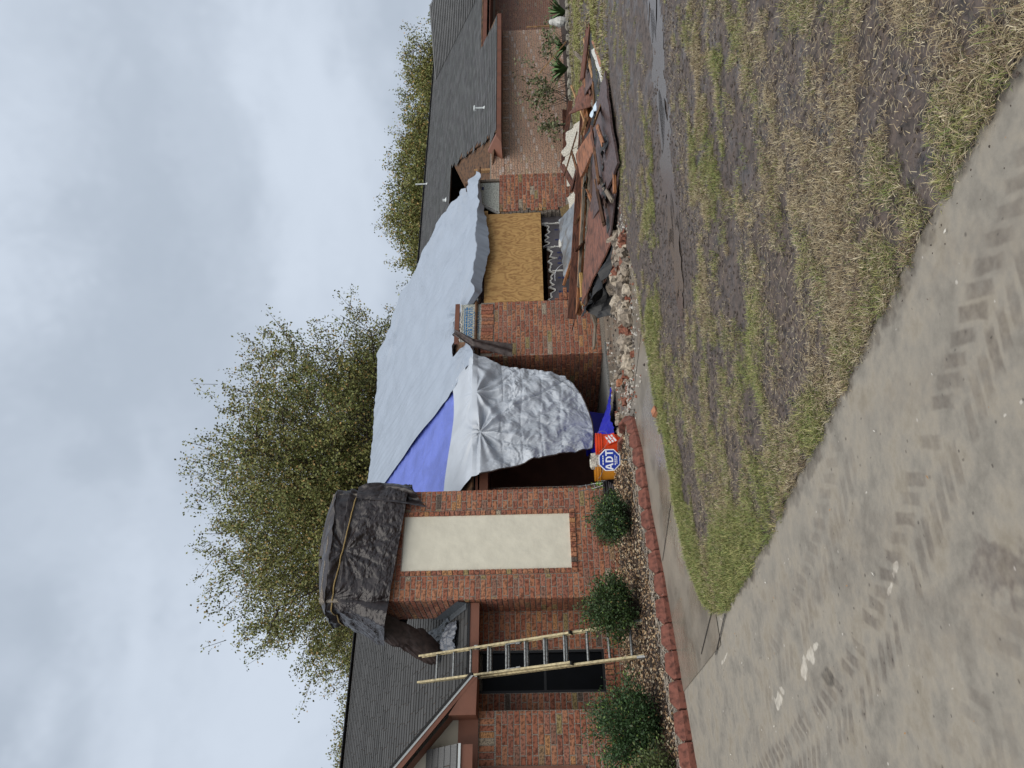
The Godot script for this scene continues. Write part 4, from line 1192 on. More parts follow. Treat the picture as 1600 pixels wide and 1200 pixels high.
func drive_marks() -> ImageTexture:
	# stains, tyre prints, paint splashes on the slab: x -6..-1.2 over 1024 pixels, z 2..11 over 2048
	var im := Image.create(1024, 2048, false, Image.FORMAT_RGBA8)
	im.fill(Color(0.4, 0.37, 0.34, 0.0))
	var px := func(x: float, z: float) -> Vector2: return Vector2((x + 6.0) / 4.8 * 1024.0, (z - 2.0) / 9.0 * 2048.0)
	var r := RandomNumberGenerator.new()
	r.seed = 4
	var blot := func(c: Vector2, rx: float, ry: float, ang: float, col: Color, rough: float, square := false) -> void:
		var ext := int(maxf(rx, ry) * (1.5 if square else 1.3)) + 2
		var off := r.randf() * 100.0
		for y in range(maxi(0, int(c.y) - ext), mini(2048, int(c.y) + ext)):
			for x in range(maxi(0, int(c.x) - ext), mini(1024, int(c.x) + ext)):
				var d := (Vector2(x, y) - c).rotated(-ang)
				var e := (maxf(absf(d.x / rx), absf(d.y / ry)) if square else Vector2(d.x / rx, d.y / ry).length()) + rough * fine.get_noise_3d(x * 0.03, y * 0.03, off)
				if e < 1.0:
					var al := col.a * smoothstep(1.0, 0.55, e) * clampf(0.75 + 0.6 * fine.get_noise_3d(x * 0.09, y * 0.09, off), 0.0, 1.0)
					var was := im.get_pixel(x, y)
					var keep := was.a * (1.0 - al)
					var na := al + keep
					if na > 0.001:
						im.set_pixel(x, y, Color((col.r * al + was.r * keep) / na, (col.g * al + was.g * keep) / na, (col.b * al + was.b * keep) / na, na))
	# tyre prints: two rows of slanted lugs on either side of a clear rib
	var tracks := [[[-1.62, 9.7], [-1.95, 8.85], [-2.25, 8.2], [-2.52, 7.65], [-2.68, 7.15], [-2.78, 6.6], [-2.86, 5.9], [-2.95, 5.0]], [[-2.55, 9.9], [-2.70, 9.0], [-3.0, 8.2], [-3.3, 7.4], [-3.5, 6.4]], [[-1.75, 7.7], [-2.05, 7.1], [-2.25, 6.5], [-2.4, 5.6]]]
	for ti in tracks.size():
		var tr: Array = tracks[ti]
		var strength: float = [0.66, 0.34, 0.38][ti]
		for k in tr.size() - 1:
			var a := Vector2(tr[k][0], tr[k][1])
			var b := Vector2(tr[k + 1][0], tr[k + 1][1])
			var steps := int(a.distance_to(b) / 0.088)
			var dir := (b - a).normalized()
			var nor := Vector2(-dir.y, dir.x)
			for s in steps:
				for sg in [-1, 1]:
					if r.randf() < 0.05 or fine.get_noise_2d(k * 3.1 + s * 0.2, ti * 9.0) < -0.34: continue
					var c = a.lerp(b, (s + (0.5 if sg > 0 else 0.0)) / steps) + nor * sg * 0.088
					var q: Vector2 = px.call(c.x, c.y)
					var ld = (dir * 0.75 + nor * sg).normalized()
					blot.call(q, 20.0, 7.0, atan2(ld.y * 227.0, ld.x * 213.0), Color(0.335, 0.30, 0.27, strength * r.randf_range(0.6, 1.0)), 0.3, true)
	# broad damp and dirty areas
	for k in 16:
		blot.call(px.call(r.randf_range(-3.4, -1.5), r.randf_range(3.6, 9.8)), r.randf_range(14, 40), r.randf_range(60, 200), r.randf_range(0.1, 0.45), Color(0.38, 0.34, 0.30, r.randf_range(0.10, 0.22)), 0.9)
	for k in 8:
		blot.call(px.call(r.randf_range(-3.8, -1.6), r.randf_range(4.0, 9.8)), r.randf_range(30, 80), r.randf_range(30, 100), r.randf_range(-0.5, 0.5), Color(0.64, 0.61, 0.56, r.randf_range(0.08, 0.16)), 0.9)
	blot.call(px.call(-2.62, 8.5), 26, 44, 0.3, Color(0.27, 0.22, 0.21, 0.55), 0.8)
	blot.call(px.call(-2.58, 6.82), 11, 20, 0.2, Color(0.20, 0.18, 0.16, 0.75), 0.5)
	# paint splashes
	for w in [[-2.46, 6.5, 13, 12], [-2.43, 6.62, 6, 18], [-2.42, 6.75, 4, 10], [-2.52, 5.92, 7, 18], [-2.50, 6.05, 4, 10], [-2.36, 7.85, 3, 9], [-2.42, 7.75, 3, 7], [-2.0, 4.9, 3, 22], [-2.02, 4.75, 3, 12]]:
		blot.call(px.call(w[0], w[1]), w[2], w[3], r.randf_range(-0.5, 0.5), Color(0.78, 0.75, 0.70, 0.75), 2.2)
	for k in 420:
		blot.call(px.call(r.randf_range(-3.9, -1.35), r.randf_range(4.5, 9.9)), r.randf_range(0.8, 2.4), r.randf_range(0.8, 2.4), 0.0, Color(0.2, 0.18, 0.16, 0.8) if r.randf() < 0.8 else Color(0.8, 0.78, 0.74, 0.8), 0.2)
	# muddy rim along the lawn
	for k in 80:
		var z := 5.1 + k * 0.06
		blot.call(px.call(drive_edge(z) - 0.03 + 0.03 * sin(z * 5.0), z), r.randf_range(5, 16), r.randf_range(8, 18), 0.0, Color(0.26, 0.23, 0.20, r.randf_range(0.2, 0.6)), 0.8)
	return ImageTexture.create_from_image(im)

func ground() -> void:
	setting("ground", sheet(60, 60, func(u, v):
		var x := lerpf(-90.0, 120.0, u)
		var z := lerpf(-120.0, 40.0, v)
		return on(x, z, -0.09)), M.soil)
	# slab of the driveway with its marks
	var con := mat(Color(0.555, 0.53, 0.488), 0.8, ntex(41, 0.006, [[0.1, g(0.82)], [0.4, g(0.94)], [0.6, Color(1.0, 0.99, 0.975)], [0.9, Color(0.92, 0.90, 0.865)]], 2048, FastNoiseLite.TYPE_SIMPLEX_SMOOTH, 9, 0.0, 0.64), 0.25, ntex(42, 0.09, [], 512, FastNoiseLite.TYPE_SIMPLEX, 4, 2.0), 0.35)
	con.detail_enabled = true
	con.detail_albedo = drive_marks()
	con.detail_uv_layer = BaseMaterial3D.DETAIL_UV_2
	con.detail_blend_mode = BaseMaterial3D.BLEND_MODE_MIX
	setting("driveway", sheet(24, 40, func(u, v):
		var x := lerpf(-6.0, -1.2, u)
		var z := lerpf(2.0, 11.0, v)
		return on(x, z)), con)
	var plain := mat(Color(0.51, 0.49, 0.455), 0.85, M.grit, 0.5, M.grit_n, 0.3)
	var outer := MB.new()
	for q in [[-14.0, -6.004, 2.0, 11.0], [-14.0, 4.0, 11.004, 16.0]]:
		outer.quad(on(q[0], q[2]), on(q[0], q[3]), on(q[1], q[3]), on(q[1], q[2]))
	setting("driveway_outer", outer.mesh(), plain)
	# front walk, damp and darker
	var wet := mat(Color(0.515, 0.482, 0.435), 0.58, ntex(43, 0.008, [[0.2, g(0.80)], [0.5, g(0.95)], [0.8, g(1.0)]], 512, FastNoiseLite.TYPE_SIMPLEX_SMOOTH, 6), 0.4, M.grit_n, 0.25)
	wet.roughness_texture = ntex(44, 0.006, [[0.3, g(0.35)], [0.6, g(0.9)]], 256)
	setting("front_walk", sheet(40, 30, func(u, v):
		var x := lerpf(-1.9, 5.4, u)
		var z := lerpf(0.28, 4.8, v)
		return on(x, z, 0.006)), wet)
	var jt := MB.new()
	for j in [[Vector2(-1.75, 5.10), Vector2(-1.93, 4.6), 0.008], [Vector2(-1.62, 4.70), Vector2(-1.80, 4.1), 0.007], [Vector2(-0.2, 3.95), Vector2(-0.55, 2.95), 0.008], [Vector2(2.1, 3.8), Vector2(1.8, 2.4), 0.008]]:
		var a: Vector2 = j[0]
		var b: Vector2 = j[1]
		var w = (b - a).orthogonal().normalized() * j[2]
		jt.quad(on(a.x - w.x, a.y - w.y, 0.011), on(b.x - w.x, b.y - w.y, 0.011), on(b.x + w.x, b.y + w.y, 0.011), on(a.x + w.x, a.y + w.y, 0.011))
	setting("path_joints", jt.mesh(), mat(Color(0.16, 0.14, 0.13), 0.95))
	# lawn soil
	var mud := mat(Color(0.345, 0.30, 0.275), 0.75, ntex(45, 0.012, [[0.15, g(0.5)], [0.4, g(0.85)], [0.6, g(1.0)], [0.95, Color(1.0, 0.97, 0.93)]], 1024, FastNoiseLite.TYPE_SIMPLEX_SMOOTH, 8, 0.0, 0.68), 0.6, ntex(46, 0.03, [], 512, FastNoiseLite.TYPE_SIMPLEX, 5, 6.0), 1.0)
	mud.roughness_texture = ntex(47, 0.008, [[0.25, g(0.42)], [0.6, g(1.0)]], 512)
	setting("lawn", sheet(300, 220, func(u, v):
		var x := lerpf(-1.72, 6.5, u * 1.6) if u < 0.625 else lerpf(6.5, 24.0, (u - 0.625) / 0.375)
		var z0 := curve(lawn_edge, x)
		var z := lerpf(z0, maxf(11.0, z0 + 1.0), v)
		x += (drive_edge(z) + 1.72) * smoothstep(0.4, -1.72, x)
		return Vector3(x, lawn_y(x, z), z)), mud)
	# shallow water standing in the ruts
	var water := mat(Color(0.33, 0.30, 0.285), 0.22, null)
	var pud := MB.new()
	for p in [[2.3, 5.82, 0.7, 0.34, 0.33], [3.4, 6.16, 0.75, 0.38, 0.33], [1.5, 5.56, 0.45, 0.20, 0.33], [4.6, 6.56, 0.8, 0.4, 0.33], [0.95, 5.38, 0.25, 0.10, 0.3]]:
		var c := Vector2(p[0], p[1])
		var along_dir := Vector2(1, p[4]).normalized()
		var nor := Vector2(-along_dir.y, along_dir.x)
		var ring := []
		for k in 48:
			var a := TAU * k / 48.0
			var w := 1.0 + 0.25 * sin(a * 5.0 + p[0]) + 0.5 * fine.get_noise_2d(cos(a) * 3.0 + p[0] * 5.0, sin(a) * 3.0)
			var q: Vector2 = c + along_dir * cos(a) * p[2] * w + nor * sin(a) * p[3] * w
			ring.append(on(q.x, q.y, 0.0))
		for k in 48:
			pud.tri(on(c.x, c.y, 0.0), ring[(k + 1) % 48], ring[k])
	setting("water", pud.mesh(), water)
	# planting bed along the house
	setting("planting_bed", sheet(70, 50, func(u, v):
		var x := lerpf(-6.0, 1.75, u)
		var z := lerpf(-0.62, bed_front(x) - 0.03, v)
		return Vector3(x, bed_y(x, z), z)), mat(Color(0.245, 0.20, 0.17), 0.95, M.grit, 2.0, M.grit_n, 1.8))
	# bed in front of the far wing
	setting("garden_bed", sheet(40, 12, func(u, v):
		var x := lerpf(12.6, 24.0, u)
		var z := lerpf(-4.82, curve(lawn_edge, x) + 0.05, v)
		return on(x, z, 0.05 + 0.02 * fine.get_noise_2d(x * 2.0, z * 2.0))), M.soil)

func bed_front(x: float) -> float:
	return curve([[-6.0, 3.65], [-2.52, 3.14], [-1.72, 3.02], [-0.72, 2.88], [0.11, 2.66], [0.97, 2.58], [1.4, 2.40], [1.8, 1.95]], x)

func edging() -> void:
	# cast edging blocks, each with a sloping shoulder and a lower tongue that the next one overlaps
	var mb := MB.new()
	var l := 0.285
	var prof := func(x: float, top: float, w: float) -> Array: return [Vector3(x, -0.10, -0.045), Vector3(x, -0.10, 0.045), Vector3(x, 0.052, 0.047), Vector3(x, 0.058, 0.040), Vector3(x, top, 0.040 - w), Vector3(x, top - 0.01, -0.045)]
	var cuts := [[0.0, 0.068, 0.02], [0.014, 0.085, 0.035], [0.085, 0.138, 0.062], [l - 0.032, 0.128, 0.056], [l - 0.020, 0.108, 0.045]]
	var rings := []
	for c in cuts: rings.append(prof.call(c[0], c[1], c[2]))
	for k in 4:
		for j in 6:
			var n := (j + 1) % 6
			mb.quad(rings[k][j], rings[k + 1][j], rings[k + 1][n], rings[k][n])
	for j in range(1, 5):
		mb.tri(rings[0][0], rings[0][j], rings[0][j + 1])
		mb.tri(rings[4][0], rings[4][j + 1], rings[4][j])
	var mesh := mb.mesh()
	var path := []
	var x := -4.6
	while x < 1.45:
		path.append(Vector2(x, bed_front(x)))
		var d := Vector2(1, (bed_front(x + 0.3) - bed_front(x)) / 0.3).normalized() * l
		x += d.x
	var tail := [Vector2(1.52, 2.36), Vector2(1.78, 1.98), Vector2(1.72, 1.62), Vector2(1.64, 1.28), Vector2(1.57, 0.95)]
	for p in tail: path.append(p)
	for k in path.size() - 1:
		var a: Vector2 = path[k]
		var b: Vector2 = path[k + 1]
		var o := single("edging_block", mesh, M.edging, "red cast edging block in the row along the planting bed" if k < path.size() - 4 else "red cast edging block in the short return row beside the buckets", "edging block", on(a.x, a.y, rng.randf_range(-0.012, 0.012)), "edging blocks of the planting bed" if k < path.size() - 4 else "edging blocks of the short return")
		o.rotation.y = atan2(-(b.y - a.y), b.x - a.x) + rng.randf_range(-0.05, 0.05)
		o.rotation.x = rng.randf_range(-0.10, 0.06)
		o.rotation.z = rng.randf_range(-0.03, 0.03)

func sow(called: String, mesh: Mesh, m: Material, spots: Array, parent: Node) -> MultiMeshInstance3D:
	var mm := MultiMesh.new()
	mm.transform_format = MultiMesh.TRANSFORM_3D
	mm.use_colors = true
	mm.mesh = mesh
	mm.instance_count = spots.size()
	for k in spots.size():
		mm.set_instance_transform(k, spots[k][0])
		mm.set_instance_color(k, spots[k][1])
	var o := MultiMeshInstance3D.new()
	o.name = called
	o.multimesh = mm
	o.material_override = m
	parent.add_child(o, true)
	o.set_meta("kind", "stuff")
	return o

func scatter(called: String, mesh: Mesh, m: Material, label: String, category: String, spots: Array) -> void:
	tag(sow(numbered(called), mesh, m, spots, self), label, category)

func tuft(sd: int, blades: int, height: float, width: float, spread: float, flat: float) -> ArrayMesh:
	var r := RandomNumberGenerator.new()
	r.seed = sd
	var mb := MB.new()
	for k in blades:
		var a := r.randf() * TAU
		var at := Vector3(cos(a), 0, sin(a)) * r.randf() * spread
		var d := Vector3(cos(a + r.randf_range(-0.9, 0.9)), 0, sin(a + r.randf_range(-0.9, 0.9)))
		var side := Vector3(-d.z, 0, d.x) * width * r.randf_range(0.6, 1.2)
		var h := height * r.randf_range(0.5, 1.15)
		var tilt := r.randf_range(flat * 0.5, flat * 1.3)
		var p := [at, at + d * h * 0.5 * sin(tilt * 0.6) + Vector3(0, h * 0.5 * cos(tilt * 0.6), 0)]
		p.append(p[1] + d * h * 0.5 * sin(tilt * 1.35) + Vector3(0, h * 0.5 * cos(tilt * 1.35), 0))
		var sh := g(r.randf_range(0.75, 1.1))
		mb.quad(p[0] - side, p[1] - side * 0.8, p[1] + side * 0.8, p[0] + side, sh)
		mb.tri(p[1] - side * 0.8, p[2], p[1] + side * 0.8, sh)
	return mb.mesh()

func grass() -> void:
	var mt := vcol(mat(Color.WHITE, 0.7))
	mt.backlight = Color(0.2, 0.2, 0.1)
	var straw := [Color(0.45, 0.37, 0.22), Color(0.58, 0.50, 0.34), Color(0.33, 0.25, 0.15), Color(0.48, 0.38, 0.225), Color(0.21, 0.145, 0.09)]
	var green := [Color(0.23, 0.26, 0.075), Color(0.30, 0.30, 0.10), Color(0.165, 0.215, 0.055), Color(0.36, 0.34, 0.13)]
	var kinds := []
	for k in 6: kinds.append(tuft(100 + k, 8, 0.038, 0.0014, 0.028, 1.1))
	var lists := [[], [], [], [], [], []]
	var r := RandomNumberGenerator.new()
	r.seed = 77
	var patch := FastNoiseLite.new(); patch.seed = 51; patch.frequency = 1.0; patch.fractal_octaves = 3
	var tries := 360000
	for k in tries:
		# more tries close by
		var x: float
		var z: float
		if k < tries * 0.62:
			z = r.randf_range(4.0, 10.9)
			x = r.randf_range(-1.75, 3.6)
		else:
			x = r.randf_range(0.5, 9.5)
			z = r.randf_range(2.8, 7.8)
		if z < curve(lawn_edge, x) - 0.03: continue
		if x < drive_edge(z) - 0.02 + 0.05 * fine.get_noise_2d(z * 7.0, 3.0): continue
		var depth := 11.1 + 0.5446 * x - 0.8387 * z
		if depth < 0.6: continue
		var wet := rut(x, z)
		var edge := z - curve(lawn_edge, x)
		var lush := smoothstep(0.9, 0.1, edge) * smoothstep(3.0, 1.5, x)
		lush = maxf(lush, smoothstep(-0.9, -1.35, x) * smoothstep(7.6, 5.4, z))
		lush = maxf(lush, 0.45 * smoothstep(0.35, 0.05, x - drive_edge(z)))
		var cover := -0.01 + 0.85 * patch.get_noise_2d(x * 0.65, z * 1.05) + 0.8 * patch.get_noise_2d(x * 2.2 + 9.0, z * 3.0) - 0.9 * wet + 0.75 * lush - 0.25 * smoothstep(1.0, 2.2, x) * smoothstep(6.9, 5.8, z - 0.33 * x)
		if depth < 4.6: cover += 0.10
		var d := smoothstep(-0.25, 0.42, cover) * (0.75 + 0.25 * lush)
		if depth > 7.5: d *= 0.85
		if r.randf() > d: continue
		var gr := clampf(0.46 + 0.9 * patch.get_noise_2d(x * 0.9 + 30.0, z * 1.3) + 0.75 * lush - 0.30 * smoothstep(5.0, 3.2, depth), 0.04, 0.96)
		var col: Color = green[r.randi() % 4] if r.randf() < gr else straw[r.randi() % 5]
		col = col * r.randf_range(0.7, 1.15)
		var s := r.randf_range(0.6, 1.25) * (1.0 + 0.25 * lush)
		var b := Basis.from_euler(Vector3(r.randf_range(-0.25, 0.25), r.randf() * TAU, r.randf_range(-0.25, 0.25))).scaled(Vector3(s, s, s))
		lists[r.randi() % 6].append([Transform3D(b, Vector3(x, lawn_y(x, z) - 0.006, z)), col])
	var lawn := thing("lawn_grass", "patchy dry and green grass growing on the muddy front lawn", "grass")
	lawn.set_meta("kind", "stuff")
	for k in 6:
		sow("blades", kinds[k], mt, lists[k], lawn)
	# far lawn towards the wing: short bright turf in bands
	var far := []
	var turf := tuft(300, 8, 0.075, 0.006, 0.07, 0.9)
	for k in 110000:
		var x := r.randf_range(5.5, 20.0)
		var z := r.randf_range(-3.4, 6.0)
		if z < curve(lawn_edge, x): continue
		var depth := 11.1 + 0.5446 * x - 0.8387 * z
		var band := maxf(smoothstep(0.5, 1.0, 1.0 - absf(depth - 18.2) / 2.6), smoothstep(0.4, 1.0, 1.0 - absf(depth - 13.4) / 1.3))
		var d := 0.08 + 0.95 * band + 0.25 * patch.get_noise_2d(x * 0.8, z * 1.6)
		if depth < 11.2 or r.randf() > d: continue
		var s := r.randf_range(0.7, 1.3)
		far.append([Transform3D(Basis.from_euler(Vector3(0, r.randf() * TAU, 0)).scaled(Vector3(s, s, s)), Vector3(x, lawn_y(x, z) - 0.006, z)), green[r.randi() % 4].lerp(Color(0.31, 0.30, 0.09), 0.35 + 0.3 * r.randf()) * r.randf_range(0.8, 1.15) if r.randf() < 0.5 + 0.4 * band else straw[r.randi() % 5] * 0.8])
	scatter("far_turf", turf, mt, "bright short turf in bands in front of the far wing", "grass", far)
	# thatch: dead stems lying flat on the soil
	var stem := MB.new()
	stem.quad(Vector3(-0.5, 0, -0.5), Vector3(-0.1, 0.06, -0.45), Vector3(-0.1, 0.06, 0.45), Vector3(-0.5, 0, 0.5))
	stem.quad(Vector3(-0.1, 0.06, -0.45), Vector3(0.5, 0.0, -0.15), Vector3(0.5, 0.0, 0.15), Vector3(-0.1, 0.06, 0.45))
	var lying := []
	for k in 150000:
		var x := r.randf_range(-1.5, 3.5)
		var z := r.randf_range(4.4, 10.9)
		if z < curve(lawn_edge, x) or x < drive_edge(z) - 0.03: continue
		var depth := 11.1 + 0.5446 * x - 0.8387 * z
		if depth < 0.6 or r.randf() > (0.5 if depth < 5.0 else 0.22) - 0.6 * rut(x, z) + 0.7 * patch.get_noise_2d(x * 0.45, z * 1.15): continue
		var l := r.randf_range(0.012, 0.045)
		var bs := Basis.from_euler(Vector3(0, r.randf() * TAU, r.randf_range(-0.2, 0.3))).scaled_local(Vector3(l, l, r.randf_range(0.0018, 0.0034)))
		lying.append([Transform3D(bs, Vector3(x, lawn_y(x, z) + r.randf_range(0.004, 0.018), z)), straw[r.randi() % 5] * r.randf_range(0.45, 1.15)])
	scatter("dead_stems", stem.mesh(), M.dry_leaf, "dead straw coloured stems lying on the bare soil", "dry grass", lying)
	# crumbs of soil on the mud and along the slab
	var crumb := chunk(900, 0.5)
	var crumbs := []
	for k in 9000:
		var x := r.randf_range(-1.62, 3.5)
		var z := r.randf_range(4.2, 9.8)
		if z < curve(lawn_edge, x) or (x < -1.60 and z > 5.2): continue
		var s := r.randf_range(0.006, 0.022) if x > -1.45 else r.randf_range(0.003, 0.008)
		if x < -1.42 and r.randf() < 0.75: continue
		crumbs.append([Transform3D(Basis.from_euler(Vector3(r.randf(), r.randf() * TAU, 0)).scaled(Vector3(s, s * 0.7, s)), Vector3(x, lawn_y(x, z) if x > -1.45 else gy(x, z), z)), Color(0.055, 0.042, 0.034) * r.randf_range(0.7, 1.5)])
	scatter("soil_crumbs", crumb, M.dry_leaf, "dark crumbs of soil on the muddy lawn", "soil", crumbs)

# an irregular lump about one unit across
func chunk(sd: int, jag := 0.35) -> ArrayMesh:
	var n := FastNoiseLite.new()
	n.seed = sd
	n.frequency = 1.1
	var mb := MB.new()
	var q := func(p: Vector3) -> Vector3:
		var d := p.normalized().lerp(p, 0.55)
		return d * (0.52 + jag * n.get_noise_3dv(p * 2.0)) * Vector3(1.0, 0.72, 0.85)
	for axis in 3:
		for sg in [-1, 1]:
			for i in 3:
				for j in 3:
					var pts := []
					for c in [[0, 0], [1, 0], [1, 1], [0, 1]]:
						var a: float = (i + c[0]) / 3.0 * 2.0 - 1.0
						var b: float = (j + c[1]) / 3.0 * 2.0 - 1.0
						var p := Vector3.ZERO
						p[axis] = sg
						p[(axis + 1) % 3] = a
						p[(axis + 2) % 3] = b * sg
						pts.append(q.call(p))
					mb.quad(pts[0], pts[3], pts[2], pts[1])
	return mb.mesh()

# ---------------------------------------------------------------- wreckage in front of the opening
func timber(called: String, label: String, category: String, a: Vector3, b: Vector3, h: float, w: float, m: Material, roll := 0.0, group := "") -> MeshInstance3D:
	var mb := MB.new()
	mb.plank(Vector3(a.distance_to(b), h, w), minf(h, w) * 0.08)
	var o := single(called, mb.mesh(), m, label, category, Vector3.ZERO, group)
	o.transform = along(a, b, roll)
	return o

func plate(called: String, label: String, category: String, q: Array, thick: float, m: Material, bumps := 0.02) -> MeshInstance3D:
	# a bent sheet with thickness between four corners
	var f := func(u: float, v: float) -> Vector3:
		var p: Vector3 = q[0].lerp(q[1], u).lerp(q[3].lerp(q[2], u), v)
		return p + Vector3(0, bumps * soft.get_noise_3d(p.x * 2.0, p.y * 2.0, p.z * 2.0) * 2.0 + bumps * 0.3 * fine.get_noise_3d(p.x * 9.0, p.y * 9.0, p.z * 9.0), 0)
	var mb := MB.new()
	var n := 10
	var up: Vector3 = (q[2] - q[0]).cross(q[1] - q[0]).normalized() * thick
	for i in n:
		for j in n:
			var a: Vector3 = f.call(i / 10.0, j / 10.0)
			var b: Vector3 = f.call((i + 1) / 10.0, j / 10.0)
			var c: Vector3 = f.call((i + 1) / 10.0, (j + 1) / 10.0)
			var d: Vector3 = f.call(i / 10.0, (j + 1) / 10.0)
			mb.quad(a, b, c, d)
			mb.quad(a - up, d - up, c - up, b - up)
			if i == 0: mb.quad(a - up, a, d, d - up)
			if i == n - 1: mb.quad(b, b - up, c - up, c)
			if j == 0: mb.quad(a, a - up, b - up, b)
			if j == n - 1: mb.quad(d - up, d, c, c - up)
	return single(called, mb.mesh(), m, label, category)

func debris() -> void:
	# long bundle of roof timbers
	timber("fascia_board", "long red-brown fascia board topmost on the timber bundle", "board", Vector3(4.18, 1.02, 1.10), Vector3(9.1, 0.55, 1.30), 0.15, 0.03, M.wood_red, 0.1)
	timber("roof_timber", "long orange-brown rafter lying just in front of the red fascia board", "timber", Vector3(4.10, 0.92, 1.30), Vector3(8.6, 0.53, 1.55), 0.09, 0.05, M.wood_orange, 0.25)
	timber("roof_timber", "long thin pale lath in the middle of the timber bundle", "timber", Vector3(4.55, 0.90, 1.44), Vector3(8.2, 0.55, 1.66), 0.045, 0.05, M.wood_grey, 0.2)
	timber("roof_timber", "short bright yellow lath end sticking out of the timber bundle", "timber", Vector3(4.12, 0.86, 1.52), Vector3(4.72, 0.86, 1.56), 0.05, 0.05, mat(Color(0.80, 0.64, 0.38), 0.8, M.grit, 4.0), 0.2)
	timber("roof_timber", "grey weathered lath beside the heavy dark timber", "timber", Vector3(4.35, 0.83, 1.62), Vector3(7.8, 0.49, 1.84), 0.05, 0.06, M.wood_grey, 0.0)
	timber("roof_timber", "heavy dark brown timber in front of the bundle", "timber", Vector3(3.85, 0.77, 1.82), Vector3(7.7, 0.42, 2.05), 0.15, 0.11, M.wood_dark, 0.3)
	timber("roof_timber", "dark brown rafter low behind the timber bundle", "timber", Vector3(4.6, 0.73, 1.0), Vector3(9.0, 0.39, 1.15), 0.14, 0.05, M.wood_dark, 0.0)
	# fallen roof deck
	plate("roof_deck_panel", "reddish fallen roof deck panel tilted at the left end of the timbers", "panel", [Vector3(3.78, 0.93, 1.95), Vector3(5.6, 0.70, 2.02), Vector3(5.5, 0.50, 3.1), Vector3(4.12, 0.50, 2.92)], 0.02, M.streak_red, 0.015)
	plate("roof_deck_panel", "large dark purple-brown fallen roof deck panel lying towards the lawn", "panel", [Vector3(5.15, 0.70, 2.15), Vector3(7.1, 0.56, 2.4), Vector3(6.5, 0.49, 3.95), Vector3(4.5, 0.46, 3.98)], 0.03, M.felt, 0.015)
	plate("roof_deck_panel", "dark felt covered deck piece filling the gap below the reddish panel", "panel", [Vector3(4.2, 0.52, 2.9), Vector3(5.3, 0.62, 2.5), Vector3(5.2, 0.44, 3.9), Vector3(4.5, 0.43, 3.8)], 0.02, M.felt, 0.015)
	plate("orange_board", "broad splintered orange-brown board tilted across the timbers", "board", [Vector3(6.34, 0.80, 2.08), Vector3(6.95, 0.84, 2.05), Vector3(7.02, 0.50, 2.66), Vector3(6.54, 0.49, 2.70)], 0.045, M.streak_orange, 0.006)
	plate("tar_paper", "black tar paper hanging under the splintered orange board", "tar paper", [Vector3(6.2, 0.60, 2.25), Vector3(7.1, 0.66, 2.3), Vector3(7.1, 0.50, 2.85), Vector3(6.3, 0.52, 2.8)], 0.006, M.tar, 0.04)
	plate("tar_paper", "crumpled black tar paper under the left end of the reddish panel", "tar paper", [Vector3(3.62, 0.78, 2.1), Vector3(4.2, 0.64, 2.2), Vector3(4.2, 0.44, 3.1), Vector3(3.7, 0.45, 2.8)], 0.006, M.tar, 0.10)
	plate("tar_paper", "black tar paper strip slumped against the foot of the left pier", "tar paper", [Vector3(3.55, 0.62, 1.9), Vector3(3.9, 0.86, 1.8), Vector3(4.0, 0.50, 2.3), Vector3(3.4, 0.44, 2.2)], 0.006, M.tar, 0.08)
	plate("tar_paper", "folded black tar paper poking out past the timber ends", "tar paper", [Vector3(3.68, 0.96, 1.78), Vector3(4.05, 0.92, 1.75), Vector3(4.0, 0.80, 2.0), Vector3(3.72, 0.80, 2.05)], 0.006, M.tar, 0.10)
	timber("broken_lath", "pale broken lath lying aslant on the purple-brown panel", "lath", Vector3(4.35, 0.50, 3.45), Vector3(5.35, 0.62, 3.0), 0.03, 0.06, M.wood_grey, 0.4)
	timber("broken_lath", "short orange lath lying on the lower edge of the purple-brown panel", "lath", Vector3(4.35, 0.48, 3.6), Vector3(4.75, 0.46, 3.7), 0.04, 0.05, M.wood_orange, 0.2)
	timber("broken_lath", "thin brown sliver lying near the middle of the purple-brown panel", "lath", Vector3(4.9, 0.60, 2.8), Vector3(5.6, 0.63, 2.7), 0.015, 0.04, M.wood_old, 0.2)
	plate("slate_piece", "grey shingle piece lying on the reddish panel", "shingle", [Vector3(4.32, 0.56, 2.75), Vector3(4.62, 0.57, 2.72), Vector3(4.6, 0.52, 2.98), Vector3(4.35, 0.52, 2.98)], 0.008, M.slate, 0.01)
	# behind the bundle: plaster, white sheets, braces
	plate("plaster_sheet", "curved white plaster sheet behind the timber bundle under the right pier", "plaster", [Vector3(7.9, 0.98, 0.45), Vector3(8.7, 0.90, 0.5), Vector3(8.6, 0.55, 0.95), Vector3(7.7, 0.6, 0.9)], 0.012, M.plaster, 0.07)
	plate("plaster_sheet", "crumpled white plaster sheet further right behind the bundle", "plaster", [Vector3(8.7, 0.92, 0.5), Vector3(9.4, 0.86, 0.5), Vector3(9.3, 0.50, 1.0), Vector3(8.6, 0.52, 1.0)], 0.012, M.plaster, 0.08)
	plate("plaster_sheet", "flat grey-white gypsum sheet beside the brace", "plaster", [Vector3(7.1, 0.88, 0.3), Vector3(7.75, 0.92, 0.3), Vector3(7.7, 0.55, 0.8), Vector3(7.0, 0.55, 0.8)], 0.012, M.plaster, 0.02)
	plate("ochre_board", "dull ochre board standing behind the bundle below the opening", "board", [Vector3(6.9, 0.98, 0.12), Vector3(7.65, 1.08, 0.12), Vector3(7.7, 0.55, 0.45), Vector3(6.95, 0.55, 0.45)], 0.015, mat(Color(0.45, 0.37, 0.22), 0.85, M.grit, 1.5), 0.01)
	timber("brace", "red-brown board slanting down behind the bundle from the right pier", "board", Vector3(8.05, 1.02, 0.85), Vector3(6.9, 0.72, 1.05), 0.10, 0.03, M.wood_red, 0.4)
